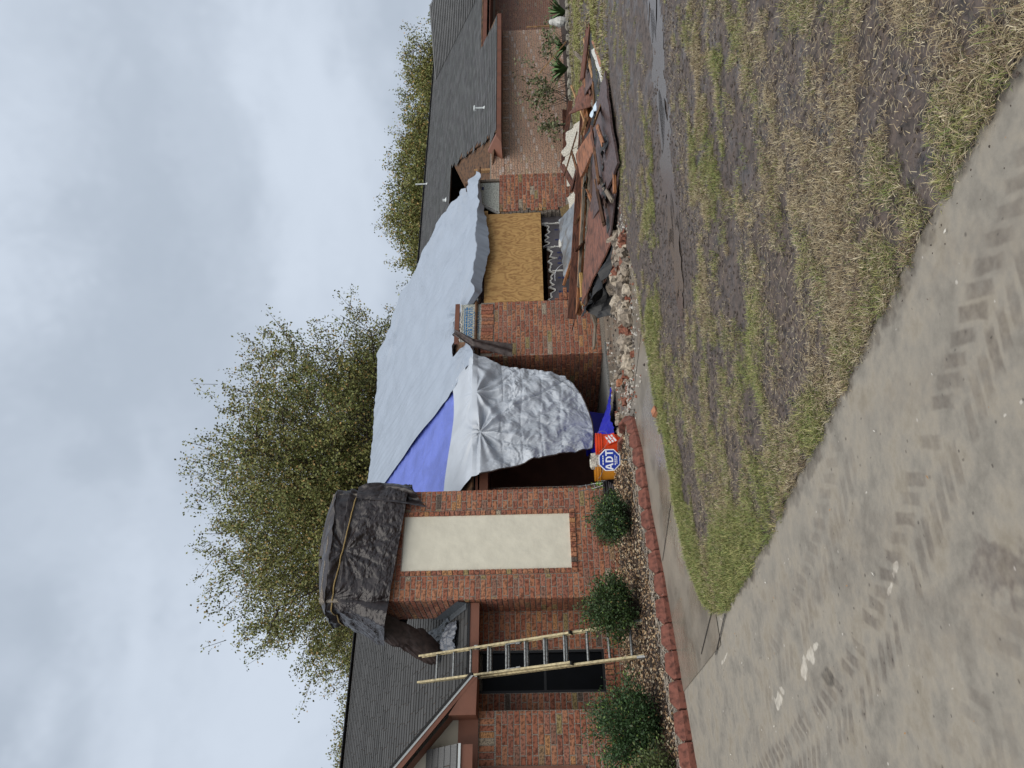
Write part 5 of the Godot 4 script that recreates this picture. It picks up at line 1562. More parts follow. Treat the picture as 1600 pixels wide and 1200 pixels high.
	timber("brace", "thin red board along the foot of the right pier", "board", Vector3(8.6, 0.98, 0.3), Vector3(10.8, 0.72, 0.2), 0.10, 0.03, M.wood_red, 0.1)
	timber("brace", "brown split lath leaning against the foil below the plywood", "lath", Vector3(5.72, 1.08, 0.10), Vector3(6.3, 0.86, 0.35), 0.045, 0.05, M.wood_orange, 0.3)
	timber("brace", "second brown split lath under the leaning one", "lath", Vector3(5.85, 1.00, 0.14), Vector3(6.45, 0.84, 0.40), 0.04, 0.04, M.wood_old, 0.1)
	plate("foam_piece", "bright white foam chip lodged on the foil below the plywood", "foam", [Vector3(6.75, 1.13, 0.0), Vector3(6.98, 1.10, 0.02), Vector3(6.95, 1.0, 0.10), Vector3(6.70, 1.02, 0.10)], 0.03, M.foam, 0.02)
	var wire := MB.new()
	var pts := []
	for k in 17:
		var t := k / 16.0
		pts.append(Vector3(lerpf(6.05, 6.55, t), lerpf(1.22, 0.98, t) + 0.06 * sin(t * 5.0), -0.16 + 0.12 * sin(t * PI)))
	wire.tube(pts, Array(range(17)).map(func(_k): return 0.004), 5)
	single("white_wire", wire.mesh(), M.text_white, "thin white wire looping over the foil below the plywood", "wire")
	# right end of the heap
	plate("splintered_board", "red-brown splintered board standing at the right end of the heap", "board", [Vector3(8.0, 0.85, 2.05), Vector3(8.6, 0.72, 2.1), Vector3(8.7, 0.48, 2.3), Vector3(7.9, 0.5, 2.3)], 0.02, M.streak_red, 0.05)
	plate("splintered_board", "purple-grey flat board lying behind the dark shingle strips", "board", [Vector3(8.3, 0.62, 2.2), Vector3(9.3, 0.52, 2.4), Vector3(9.0, 0.46, 2.7), Vector3(8.1, 0.5, 2.6)], 0.02, M.streak_grey, 0.02)
	timber("splinter", "yellow splintered stick pointing over the lawn at the right end of the heap", "stick", Vector3(8.1, 0.50, 2.7), Vector3(9.6, 0.56, 2.45), 0.04, 0.06, M.wood_pale, 0.2)
	timber("splinter", "thin pale stick standing at the back of the heap's right end", "stick", Vector3(8.0, 0.56, 1.7), Vector3(9.2, 0.80, 1.75), 0.03, 0.04, M.wood_pale, 0.2)
	timber("splinter", "orange stick crossing the top of the heap's right end", "stick", Vector3(8.3, 0.60, 1.4), Vector3(9.6, 0.52, 1.9), 0.06, 0.05, M.wood_orange, 0.2)
	plate("shingle_strip", "long dark grey strip of shingles at the right end of the heap", "shingles", [Vector3(7.3, 0.52, 2.75), Vector3(9.3, 0.50, 2.72), Vector3(9.2, 0.47, 2.95), Vector3(7.2, 0.47, 2.98)], 0.012, M.slate, 0.015)
	plate("shingle_strip", "flat grey strip of shingles nearer the lawn edge of the heap", "shingles", [Vector3(6.9, 0.47, 3.05), Vector3(8.5, 0.46, 2.98), Vector3(8.2, 0.435, 3.25), Vector3(6.8, 0.43, 3.35)], 0.012, M.slate, 0.012)
	plate("white_board_edge", "white painted board edge with a red underside lying along the heap", "board", [Vector3(6.9, 0.46, 3.42), Vector3(8.4, 0.53, 3.02), Vector3(8.35, 0.45, 3.12), Vector3(6.85, 0.42, 3.5)], 0.02, M.white_paint, 0.01)
	plate("white_board_edge", "pale red board tip on the lawn beyond the white board", "board", [Vector3(7.5, 0.46, 3.32), Vector3(8.7, 0.50, 2.99), Vector3(8.6, 0.44, 3.08), Vector3(7.45, 0.42, 3.42)], 0.02, mat(Color(0.72, 0.50, 0.42), 0.8, M.grit, 2.0), 0.01)
	plate("paper_scrap", "pale blue and white printed paper lying on the shingle strips", "paper", [Vector3(6.95, 0.60, 2.78), Vector3(7.12, 0.62, 2.70), Vector3(6.95, 0.53, 3.1), Vector3(6.72, 0.52, 3.12)], 0.003, mat(Color(0.76, 0.82, 0.87), 0.7), 0.02)
	var pot := single("broken_pot", chunk(44, 0.5), mat(Color(0.38, 0.20, 0.15), 0.8, M.grit, 4.0), "dark red broken lump at the far tip of the heap", "lump", on(9.35, 2.65, 0.06))
	pot.scale = Vector3(0.24, 0.2, 0.2)
	jumble()
	# rubble along the front walk
	var lumps := []
	for k in 7: lumps.append(chunk(60 + k, 0.42))
	var r := RandomNumberGenerator.new()
	r.seed = 31
	var looks := ["pale mortar", "broken red brick", "grey mortar", "cream mortar", "dark red brick"]
	var spots := []
	for k in 70:
		var t := r.randf()
		spots.append([lerpf(2.15, 3.75, t) + r.randf_range(-0.12, 0.12), lerpf(2.55, 3.35, t) + r.randf_range(-0.28, 0.28), r.randf_range(0.06, 0.19)])
	for k in 26:
		spots.append([r.randf_range(3.3, 4.4), r.randf_range(2.2, 3.0), r.randf_range(0.06, 0.2)])
	for k in 16:
		spots.append([r.randf_range(1.9, 2.9), r.randf_range(0.9, 2.2), r.randf_range(0.05, 0.12)])
	for k in spots.size():
		var s: Array = spots[k]
		var kind := [0, 3, 1, 2, 3, 0, 4][r.randi() % 7] as int
		var near := "in the rubble row on the front walk" if k < 70 else ("heaped against the fallen deck panel" if k < 96 else "strewn before the porch")
		var o := single("rubble_chunk", lumps[r.randi() % 7], M.rubble[kind], "%s chunk %s" % [looks[kind], near], "rubble", on(s[0], s[1], s[2] * 0.26), "rubble " + near)
		o.transform = Transform3D(Basis.from_euler(Vector3(r.randf_range(-0.4, 0.4), r.randf() * TAU, r.randf_range(-0.4, 0.4))).scaled(Vector3.ONE * s[2] * 1.25), o.position)
	var bits := []
	for k in 2600:
		var t := r.randf()
		var x := lerpf(1.9, 4.2, t) + r.randfn() * 0.22
		var z := lerpf(2.2, 3.3, t) + r.randfn() * 0.30
		if k > 2100:
			x = r.randf_range(1.5, 4.3); z = r.randf_range(0.4, 3.7)
		var s := r.randf_range(0.008, 0.04)
		var c: Color = [Color(0.62, 0.57, 0.50), Color(0.34, 0.14, 0.09), Color(0.36, 0.33, 0.29), Color(0.70, 0.66, 0.60), Color(0.12, 0.10, 0.09)][r.randi() % 5]
		bits.append([Transform3D(Basis.from_euler(Vector3(r.randf(), r.randf() * TAU, r.randf())).scaled(Vector3(s, s * 0.8, s)), on(x, z, s * 0.35)), c])
	scatter("rubble_crumbs", lumps[0], vcol(mat(Color.WHITE, 0.95, M.grit, 6.0)), "small crumbs of mortar and brick strewn over the front walk", "rubble", bits)
	# two cream ledge stones
	for p in [[2.12, 2.62, 0.30, "long cream mortar slab at the porch end of the rubble row"], [2.22, 2.78, 0.24, "cream mortar slab beside the longer one in the rubble row"]]:
		var mb := MB.new()
		mb.plank(Vector3(p[2], 0.07, 0.06), 0.012)
		var o := single("mortar_slab", mb.mesh(), M.rubble[3], p[3], "rubble", on(p[0], p[1], 0.04))
		o.rotation.y = 0.6
	var bs := MB.new()
	bs.plank(Vector3(0.22, 0.065, 0.1), 0.006)
	for p in [[3.05, 2.7, 0.4, "whole red brick lying upright in the rubble row", 1.3], [2.5, 1.75, 1.1, "loose red brick lying on the walk before the porch", 0.0], [0.75, 3.88, 0.5, "orange brick piece at the lawn edge beside the walk", 0.4]]:
		var o := single("loose_brick", bs.mesh(), M.bricks[1], p[3], "brick", on(p[0], p[1], 0.05))
		o.rotation = Vector3(p[4], p[2], 0)
		if p[0] < 1.0: o.scale = Vector3(0.5, 0.8, 0.8)

# a stick whose ends are broken into points
func splinter_mesh(l: float, h: float, w: float, sd: int) -> ArrayMesh:
	var r := RandomNumberGenerator.new()
	r.seed = sd
	var mb := MB.new()
	var n := 5
	for k in n:
		var z0 := -w / 2.0 + k * w / n
		var z1 := z0 + w / n
		var a := -l / 2.0 + r.randf() * l * 0.12
		var b := l / 2.0 - r.randf() * l * 0.16
		var y0 := -h / 2.0 + r.randf() * h * 0.12
		var y1 := h / 2.0 - r.randf() * h * 0.12
		var ta := r.randf() * l * 0.07
		var tb := r.randf() * l * 0.09
		mb.hexa([Vector3(a, y0, z0), Vector3(a, y0, z1), Vector3(b, y0, z1), Vector3(b, y0, z0), Vector3(a - ta, y1, z0), Vector3(a, y1, z1), Vector3(b, y1, z1), Vector3(b + tb, y1, z0)])
	return mb.mesh()

func jumble() -> void:
	var r := RandomNumberGenerator.new()
	r.seed = 91
	var woods := [M.wood_old, M.wood_dark, M.wood_pale, M.wood_orange, M.wood_red, M.wood_grey]
	var tints := ["brown", "dark brown", "pale yellow", "orange-brown", "red-brown", "grey"]
	# zones: where, how many, height of the heap there, words
	var zones := [[4.0, 5.6, 0.7, 1.5, 12, 0.55, 0.95, "between the foil sheathing and the timber bundle"], [5.6, 8.4, 0.7, 1.6, 16, 0.50, 0.85, "behind the right half of the timber bundle"], [7.1, 9.2, 1.7, 2.7, 18, 0.50, 0.66, "on the right end of the heap"], [4.3, 6.6, 2.2, 3.7, 8, 0.56, 0.66, "on top of the fallen deck panels"]]
	for z in zones:
		for k in z[4]:
			var c := Vector3(r.randf_range(z[0], z[1]), r.randf_range(z[5], z[6]), r.randf_range(z[2], z[3]))
			var a := r.randfn() * 0.45
			var l := r.randf_range(0.3, 1.3)
			var d := Vector3(cos(a), r.randfn() * 0.16, sin(a)).normalized() * l / 2.0
			var kind := r.randi() % 6
			var o := single("splintered_stick", splinter_mesh(l, r.randf_range(0.015, 0.05), r.randf_range(0.04, 0.12), r.randi()), woods[kind], "%s splintered stick %s" % [tints[kind], z[7]], "stick", Vector3.ZERO, "splintered sticks " + z[7])
			o.transform = along(c - d, c + d, r.randf_range(-0.7, 0.7))
	# torn scraps of roofing, foil and insulation
	var scraps := [[M.tar, "torn black roofing scrap"], [M.slate, "grey shingle scrap"], [M.foil_bright, "crumpled foil scrap"], [M.foam, "pale insulation scrap"], [M.plaster, "broken plaster scrap"]]
	for k in 28:
		var zone: Array = zones[k % 4]
		var kind: int = [0, 0, 1, 2, 3, 4, 1, 3][r.randi() % 8]
		if k % 4 == 3 and kind > 1: kind = 1
		var c := Vector3(r.randf_range(zone[0] - 0.2, zone[1] + 0.2), r.randf_range(zone[5], zone[6] - 0.1), r.randf_range(zone[2], zone[3]))
		var w := r.randf_range(0.10, 0.30)
		var ang := r.randf() * TAU
		var sd := r.randf() * 50.0
		var f := func(u: float, v: float) -> Vector3:
			var p := Vector3((u - 0.5) * w * 1.5, 0, (v - 0.5) * w).rotated(Vector3.UP, ang)
			var e := 1.0 + 0.5 * fine.get_noise_2d(u * 2.0 + sd, v * 2.0)
			return p * e + Vector3(0, 0.10 * w * sin(u * 5.0 + sd) + 0.25 * w * soft.get_noise_2d(u * 1.6 + sd, v * 1.6), 0)
		single("torn_scrap", sheet(9, 9, f), scraps[kind][0], "%s %s" % [scraps[kind][1], zone[7]], "scrap", c, "torn scraps " + zone[7])

func porch_things() -> void:
	# buckets
	for k in 2:
		var c: Vector3 = on(1.93, 1.02, 0.01) if k == 0 else on(1.70, 0.62, 0.02)
		var b := thing("bucket", ["orange plastic bucket with white print standing by the porch", "yellow-ochre plastic bucket with a printed triangle beside the orange one"][k], "bucket", c)
		var m := mat([Color(0.86, 0.27, 0.10), Color(0.76, 0.50, 0.13)][k], 0.4)
		var bd := MB.new()
		bd.lathe([Vector2(0.0, 0.0), Vector2(0.125, 0.0), Vector2(0.13, 0.01), Vector2(0.145, 0.30), Vector2(0.142, 0.30), Vector2(0.126, 0.02), Vector2(0.0, 0.02)], 28)
		part("body", bd.mesh(), m, b)
		var rm := MB.new()
		rm.lathe([Vector2(0.146, 0.285), Vector2(0.160, 0.287), Vector2(0.160, 0.300), Vector2(0.150, 0.304), Vector2(0.150, 0.318), Vector2(0.162, 0.321), Vector2(0.162, 0.334), Vector2(0.152, 0.338), Vector2(0.152, 0.350), Vector2(0.160, 0.355), Vector2(0.160, 0.37), Vector2(0.142, 0.37), Vector2(0.142, 0.29)], 28)
		part("rim", rm.mesh(), m, b)
		var hd := MB.new()
		var path := []
		for j in 15:
			var a := PI * j / 14.0
			path.append(Vector3(-0.16 * cos(a), 0.33 - 0.13 * sin(a) * (1.0 if k == 0 else 0.6), 0.06 + 0.135 * sin(a)))
		hd.tube(path, path.map(func(_p): return 0.003), 5)
		part("handle", hd.mesh(), M.aluminium, b)
		if k == 0:
			# slanting square print with a stencilled edge
			var face := Node3D.new(); face.name = "print"; b.add_child(face)
			var sq := Transform3D(Basis.from_euler(Vector3(-0.05, 0.0, 0.35)), Vector3(0.0, 0.16, 0.148))
			var pm := MB.new()
			pm.box(Vector3(-0.075, -0.075, -0.03), Vector3(0.075, 0.075, 0.0), Color.WHITE, sq)
			part("print_square", pm.mesh(), m, face)
			for ln in 3:
				dashes(face, M.text_white, sq * Transform3D(Basis.from_euler(Vector3(0, 0, 0.2)), Vector3(0, 0.045 - 0.042 * ln, 0.001)), 0.13, 0.026, 30 + ln)
		else:
			var pm := MB.new()
			for e in 3:
				var a0 := PI / 2 + TAU * e / 3.0
				var a1 := PI / 2 + TAU * (e + 1) / 3.0
				pm.tube([Vector3(cos(a0) * 0.05, 0.10 + sin(a0) * 0.05, 0.140), Vector3(cos(a1) * 0.05, 0.10 + sin(a1) * 0.05, 0.140)], [0.005, 0.005], 4)
			part("print", pm.mesh(), M.text_white, b)
	var lump := single("cream_cushion", chunk(71, 0.25), M.plaster, "cream coloured lump standing up behind the orange bucket", "lump", on(1.80, 0.72, 0.34))
	lump.scale = Vector3(0.26, 0.30, 0.16)
	# black container with white print, lying against the chimney
	var bx := thing("black_container", "black plastic container with white print beside the yellow bucket", "container", on(1.50, 0.36, 0.02))
	var cm := MB.new()
	cm.plank(Vector3(0.26, 0.17, 0.20), 0.02, Color.WHITE, Transform3D(Basis.from_euler(Vector3(0, 0.2, 0)), Vector3(0, 0.12, 0)))
	cm.plank(Vector3(0.22, 0.04, 0.16), 0.012, Color.WHITE, Transform3D(Basis.from_euler(Vector3(0, 0.2, 0)), Vector3(0, 0.22, 0)))
	part("body", cm.mesh(), M.black_metal, bx)
	for ln in 4:
		var lm := MB.new()
		lm.box(Vector3(-0.08 + 0.012 * (ln % 2), 0.155 - ln * 0.026, 0.101), Vector3(0.08 - 0.02 * (ln % 3), 0.164 - ln * 0.026, 0.104), Color.WHITE, Transform3D(Basis.from_euler(Vector3(0, 0.2, 0)), Vector3.ZERO))
		part("print_line", lm.mesh(), mat(Color(0.5, 0.5, 0.52), 0.7), bx)
	# folded tool with pale bars against the chimney corner
	var fr := MB.new()
	for p in [[Vector3(0, 0, 0), Vector3(-0.05, 0.34, -0.02)], [Vector3(0.06, 0.0, 0.02), Vector3(0.02, 0.34, 0.0)], [Vector3(0, 0.1, 0), Vector3(0.06, 0.12, 0.02)], [Vector3(-0.03, 0.22, 0), Vector3(0.04, 0.24, 0.01)]]:
		fr.tube(p, [0.007, 0.007], 6)
	single("folding_frame", fr.mesh(), M.aluminium, "pale folded metal frame standing against the chimney corner", "frame", on(1.62, 0.22, 0.27))
	# blue bin and blue sheet on the porch
	var bin := thing("blue_bin", "dark blue plastic bin standing on the porch behind the tarpaulin", "bin", Vector3(3.0, 0.445, -0.55), 0.3)
	var bm := MB.new()
	bm.hexa([Vector3(-0.24, 0, -0.2), Vector3(-0.24, 0, 0.2), Vector3(0.24, 0, 0.2), Vector3(0.24, 0, -0.2), Vector3(-0.28, 0.34, -0.24), Vector3(-0.28, 0.34, 0.24), Vector3(0.28, 0.34, 0.24), Vector3(0.28, 0.34, -0.24)])
	part("body", bm.mesh(), mat(Color(0.07, 0.08, 0.52), 0.45), bin)
	var bl := MB.new()
	bl.plank(Vector3(0.60, 0.035, 0.52), 0.01, Color.WHITE, Transform3D(Basis(), Vector3(0, 0.355, 0)))
	part("lid", bl.mesh(), mat(Color(0.06, 0.07, 0.48), 0.45), bin)
	single("blue_sheet", sheet(24, 24, func(u, v):
		var x := lerpf(2.05, 2.95, u)
		var z := lerpf(-0.2, 0.95, v)
		return Vector3(x, maxf(0.45, gy(x, z) + 0.02) + 0.30 * exp(-pow((u - 0.5) * 2.6, 2.0)) * (1.0 - v * 0.8) + 0.05 * absf(soft.get_noise_2d(u * 5.0, v * 5.0)), z)), mat(Color(0.08, 0.09, 0.62), 0.4, null, 0.0, null), "bright blue plastic sheet slumped on the porch edge behind the buckets", "plastic sheet")
	# yard sign
	var s := thing("yard_sign", "blue octagonal security sign with white rim on a thin stake", "sign", on(1.15, 2.02), deg_to_rad(-30.0))
	var oct := func(rad: float, z0: float, z1: float) -> ArrayMesh:
		var mb := MB.new()
		var c0 := Vector3(0, 0, z0)
		var c1 := Vector3(0, 0, z1)
		for k in 8:
			var a := TAU * (k + 0.5) / 8.0
			var b := TAU * (k + 1.5) / 8.0
			var p := Vector3(cos(a), sin(a), 0) * rad
			var q := Vector3(cos(b), sin(b), 0) * rad
			mb.tri(c1, q + c1, p + c1)
			mb.tri(c0, p + c0, q + c0)
			mb.quad(p + c0, p + c1, q + c1, q + c0)
		return mb.mesh()
	var face := part("sign_rim", oct.call(0.150, 0.0, 0.008), M.text_white, s, Vector3(0, 0.335, 0))
	part("sign_face", oct.call(0.137, 0.009, 0.011), mat(Color(0.08, 0.20, 0.60), 0.35), face)
	var adt := part("lettering", text_mesh("ADT", 0.135, 0.002, "Droid Sans", 900), M.text_white, face)
	adt.position = Vector3(0, 0.0, 0.012)
	for ln in 3:
		dashes(face, M.text_white, Transform3D(Basis(), Vector3(0, [0.083, -0.072, -0.094][ln], 0.0115)), [0.12, 0.13, 0.10][ln], [0.012, 0.011, 0.009][ln], 40 + ln)
	var st := MB.new()
	st.tube([Vector3(0, -0.1, -0.006), Vector3(0, 0.40, -0.006)], [0.006, 0.006], 8)
	part("stake", st.mesh(), M.aluminium, s)

# ---------------------------------------------------------------- plants
func shrub(called: String, label: String, at: Vector3, rx: float, ry: float, sd: int, leaves: int, tint: Color) -> void:
	var t := thing(called, label, "shrub", at, 0.0, "clipped evergreen shrubs in the bed")
	var r := RandomNumberGenerator.new()
	r.seed = sd
	var wd := MB.new()
	var lf := MB.new()
	var n := FastNoiseLite.new(); n.seed = sd; n.frequency = 1.4
	var tips := []
	for k in 90:
		var a := r.randf() * TAU
		var e := acos(r.randf_range(-0.25, 1.0))
		var d := Vector3(sin(e) * cos(a), cos(e), sin(e) * sin(a))
		var reach := 0.78 + 0.80 * n.get_noise_3dv(d * 1.6) + r.randf_range(-0.14, 0.12) + (0.22 if r.randf() < 0.08 else 0.0)
		var tip := Vector3(d.x * rx, ry * (0.95 + d.y), d.z * rx) * Vector3(reach, 0.55 + 0.45 * reach, reach)
		var mid := Vector3(tip.x * 0.4, tip.y * 0.45, tip.z * 0.4) + Vector3(r.randfn(), 0, r.randfn()) * 0.03
		wd.tube([Vector3(r.randfn() * 0.02, 0, r.randfn() * 0.02), mid, tip], [0.009, 0.006, 0.002], 4)
		tips.append([mid, tip, d])
	for k in leaves:
		var q: Array = tips[r.randi() % 90]
		var s := pow(r.randf(), 0.55)
		var c: Vector3 = q[0].lerp(q[1], s) + Vector3(r.randfn(), r.randfn(), r.randfn()) * 0.042 * rx / 0.35
		var d = (q[2] + Vector3(r.randfn(), r.randfn(), r.randfn()) * 0.8).normalized()
		var side = d.cross(Vector3(r.randfn(), r.randfn(), r.randfn())).normalized()
		var col := tint * r.randf_range(0.55, 1.25)
		if r.randf() < 0.12 and s > 0.8: col = Color(0.12, 0.19, 0.035) * r.randf_range(0.8, 1.3)
		if r.randf() < 0.02: col = Color(0.22, 0.14, 0.06)
		lf.leaf(c, d, side, r.randf_range(0.018, 0.048), r.randf_range(0.010, 0.024), col)
	part("stems", wd.mesh(), M.bark, t)
	part("foliage", lf.mesh(), M.leaf, t)

func shrubs() -> void:
	shrub("shrub", "small round dark green shrub under the cream panel of the chimney", on(0.52, 1.60, 0.04), 0.32, 0.31, 5, 9000, Color(0.045, 0.085, 0.03))
	shrub("shrub", "full dark green shrub beside the foot of the ladder", on(-0.62, 1.55, 0.04), 0.40, 0.40, 6, 13000, Color(0.05, 0.09, 0.028))
	shrub("shrub", "wide dark green shrub in front of the garage wall", on(-2.02, 1.95, 0.04), 0.50, 0.40, 7, 15000, Color(0.04, 0.085, 0.026))
	shrub("shrub", "low ragged olive shrub at the end of the bed before the wide shrub", on(-2.62, 2.45, 0.02), 0.36, 0.24, 8, 5500, Color(0.09, 0.115, 0.035))

func litter() -> void:
	# brown leaves and twigs on the bed
	var leafm := MB.new()
	leafm.leaf(Vector3.ZERO, Vector3(1, 0.12, 0).normalized(), Vector3(0, 0.25, 1).normalized(), 1.0, 0.55, Color.WHITE)
	var r := RandomNumberGenerator.new()
	r.seed = 12
	var spots := []
	for k in 17000:
		var x := r.randf_range(-3.4, 1.7)
		var f := r.randf()
		var z := lerpf(-0.55, bed_front(x) - 0.04, f)
		if x > 0.0 and z < 0.02: continue
		var heap := 0.10 * exp(-pow((x + 0.9) / 0.5, 2.0)) * smoothstep(1.4, 0.2, z) + 0.12 * exp(-pow((x - 0.6) / 0.5, 2.0)) * smoothstep(0.9, 0.05, z)
		var s := r.randf_range(0.02, 0.055)
		var c: Color = [Color(0.30, 0.19, 0.10), Color(0.40, 0.28, 0.16), Color(0.20, 0.12, 0.07), Color(0.46, 0.38, 0.27), Color(0.13, 0.085, 0.06)][r.randi() % 5]
		spots.append([Transform3D(Basis.from_euler(Vector3(r.randf_range(-0.7, 0.7), r.randf() * TAU, r.randf_range(-0.7, 0.7))).scaled(Vector3.ONE * s), Vector3(x, bed_y(x, z) + 0.008 + heap * r.randf() + 0.02 * r.randf(), z)), c])
	scatter("leaf_litter", leafm.mesh(), M.dry_leaf, "brown fallen leaves covering the planting bed", "leaves", spots)
	var tw := MB.new()
	tw.tube([Vector3(-0.5, 0, 0), Vector3(-0.1, 0.08, 0.03), Vector3(0.5, 0, -0.04)], [0.02, 0.018, 0.012], 4)
	var tws := []
	for k in 900:
		var x := r.randf_range(-3.2, 1.6)
		var z := bed_front(x) - r.randf_range(0.03, 0.5)
		var s := r.randf_range(0.06, 0.2)
		tws.append([Transform3D(Basis.from_euler(Vector3(0, r.randf() * TAU, r.randf_range(-0.15, 0.15))).scaled(Vector3(s, s, s)), Vector3(x, bed_y(x, z) + 0.012 + 0.02 * r.randf(), z)), Color(0.42, 0.37, 0.31) * r.randf_range(0.5, 1.2)])
	scatter("dry_twigs", tw.mesh(), M.dry_leaf, "pale dry twigs strewn along the edging of the bed", "twigs", tws)
	# single leaves and grit on the slab and walk
	var st := []
	for k in 260:
		var x := r.randf_range(-3.6, 2.5)
		var z := r.randf_range(3.0, 9.5)
		if x > -1.5 and z > curve(lawn_edge, x): continue
		var s := r.randf_range(0.006, 0.022)
		st.append([Transform3D(Basis.from_euler(Vector3(0.1, r.randf() * TAU, 0.1)).scaled(Vector3.ONE * s), on(x, z, 0.012)), [Color(0.30, 0.17, 0.08), Color(0.55, 0.52, 0.46), Color(0.12, 0.09, 0.07)][r.randi() % 3]])
	scatter("leaf_bits", leafm.mesh(), M.dry_leaf, "tiny leaf bits and grit lying on the concrete", "leaves", st)
	# climbing weed beside the chimney corner
	var wd := thing("young_weed", "thin bright green weed growing at the chimney corner", "plant", on(1.62, 0.32, 0.03))
	var sm := MB.new()
	var lm := MB.new()
	for k in 4:
		var tip := Vector3(r.randf_range(-0.16, 0.14), r.randf_range(0.25, 0.62), r.randf_range(-0.05, 0.08))
		sm.tube([Vector3.ZERO, tip * 0.5 + Vector3(0.02, 0, 0.02), tip], [0.005, 0.004, 0.002], 4)
		for j in 7:
			var c := tip * (0.45 + 0.09 * j) + Vector3(r.randfn(), r.randfn(), r.randfn()) * 0.015
			var d := Vector3(r.randfn(), 0.6, r.randfn()).normalized()
			lm.leaf(c, d, d.cross(Vector3(r.randfn(), r.randfn(), r.randfn())).normalized(), 0.075, 0.032, Color(0.15, 0.26, 0.05) * r.randf_range(0.7, 1.3))
	part("stems", sm.mesh(), M.leaf, wd)
	part("leaves", lm.mesh(), M.leaf, wd)

func tree(called: String, label: String, at: Vector3, height: float, spread: float, crown_y: float, sd: int, leaves: int, size: float, tints: Array, group := "", bare := 0.2) -> void:
	var t := thing(called, label, "tree", at, 0.0, group)
	var r := RandomNumberGenerator.new()
	r.seed = sd
	var wd := MB.new()
	var lf := MB.new()
	var twigs := []
	var n := FastNoiseLite.new(); n.seed = sd; n.frequency = 1.3
	var bark := Color.WHITE
	wd.tube([Vector3.ZERO, Vector3(0.1, crown_y * 0.5, 0.05), Vector3(0.05, crown_y, 0)], [height * 0.026, height * 0.020, height * 0.016], 9, bark)
	var limbs := 38
	for k in limbs:
		var a := TAU * k / limbs * 2.4 + r.randf() * 0.7
		var e := r.randf_range(0.05, 1.35)
		var d := Vector3(sin(e) * cos(a), cos(e), sin(e) * sin(a))
		var reach := 0.84 + 0.28 * n.get_noise_3dv(d * 1.5) + r.randf_range(-0.30, 0.06)
		var start := Vector3(0.05, crown_y * r.randf_range(0.55, 1.0), 0)
		var tip := Vector3(d.x * spread * reach, crown_y + (height - crown_y) * d.y * reach, d.z * spread * reach)
		var mid := start.lerp(tip, 0.5) + Vector3(r.randfn(), r.randf() * 1.5, r.randfn()) * spread * 0.07
		wd.tube([start, start.lerp(mid, 0.55), mid, tip], [height * 0.009, height * 0.0065, height * 0.0045, height * 0.0012], 5)
		for b in 10:
			var s := r.randf_range(0.25, 1.0)
			var from := start.lerp(mid, s * 2.0) if s < 0.5 else mid.lerp(tip, s * 2.0 - 1.0)
			var out := (d + Vector3(r.randfn(), r.randfn() * 0.8 + 0.25, r.randfn()) * 0.85).normalized()
			var l := spread * r.randf_range(0.14, 0.36)
			var to := from + out * l
			var bend := from.lerp(to, 0.5) + Vector3(r.randfn(), r.randfn(), r.randfn()) * l * 0.12
			wd.tube([from, bend, to], [height * 0.0022, height * 0.0015, height * 0.0006], 4)
			for c in 6:
				var f2 := from.lerp(to, r.randf_range(0.3, 1.0))
				var o2 := (out + Vector3(r.randfn(), r.randfn() + 0.2, r.randfn()) * 0.9).normalized()
				var l2 := l * r.randf_range(0.25, 0.6)
				wd.tube([f2, f2 + o2 * l2], [height * 0.0007, height * 0.0003], 3)
				if r.randf() > bare * 0.5: twigs.append([f2, f2 + o2 * l2])
			twigs.append([from, to])
	# sprays that fill the crown out to a rounded, uneven outline
	var mid_y := (crown_y + height) * 0.5 - (height - crown_y) * 0.12
	var half := (height - mid_y)
	for k in int(leaves / 42.0):
		var d := Vector3(r.randfn(), r.randfn(), r.randfn()).normalized()
		if d.y < -0.55: continue
		var edge := 0.90 + 0.34 * n.get_noise_3dv(d * 1.9) + 0.14 * n.get_noise_3dv(d * 5.0 + Vector3(9, 9, 9))
		var rad := pow(r.randf(), 0.42) * edge
		var c := Vector3(d.x * spread * rad, mid_y + d.y * half * rad, d.z * spread * rad)
		var out := (d + Vector3(r.randfn(), r.randfn() + 0.5, r.randfn()) * 0.55).normalized()
		var l := spread * r.randf_range(0.06, 0.15)
		wd.tube([c, c + out * l], [height * 0.0008, height * 0.0003], 3)
		twigs.append([c, c + out * l])
		if r.randf() < 0.75: twigs.append([c, c + out * l])
	for k in leaves:
		var q: Array = twigs[r.randi() % twigs.size()]
		var s := pow(r.randf(), 0.7)
		var c: Vector3 = q[0].lerp(q[1], s) + Vector3(r.randfn(), r.randfn(), r.randfn()) * size * 1.4
		var d := Vector3(r.randfn(), r.randfn() - 0.4, r.randfn()).normalized()
		var side := d.cross(Vector3(r.randfn(), r.randfn(), r.randfn())).normalized()
		var warm := clampf(0.45 + 0.8 * n.get_noise_3dv(c * 0.35), 0.0, 1.0)
		var col: Color = tints[0].lerp(tints[1], warm) if r.randf() < 0.9 else tints[2]
		lf.leaf(c, d, side, size * r.randf_range(0.7, 1.4), size * r.randf_range(0.5, 0.9), col * r.randf_range(0.65, 1.3))
	part("trunk", wd.mesh(), M.bark, t)
	part("crown", lf.mesh(), M.leaf, t)

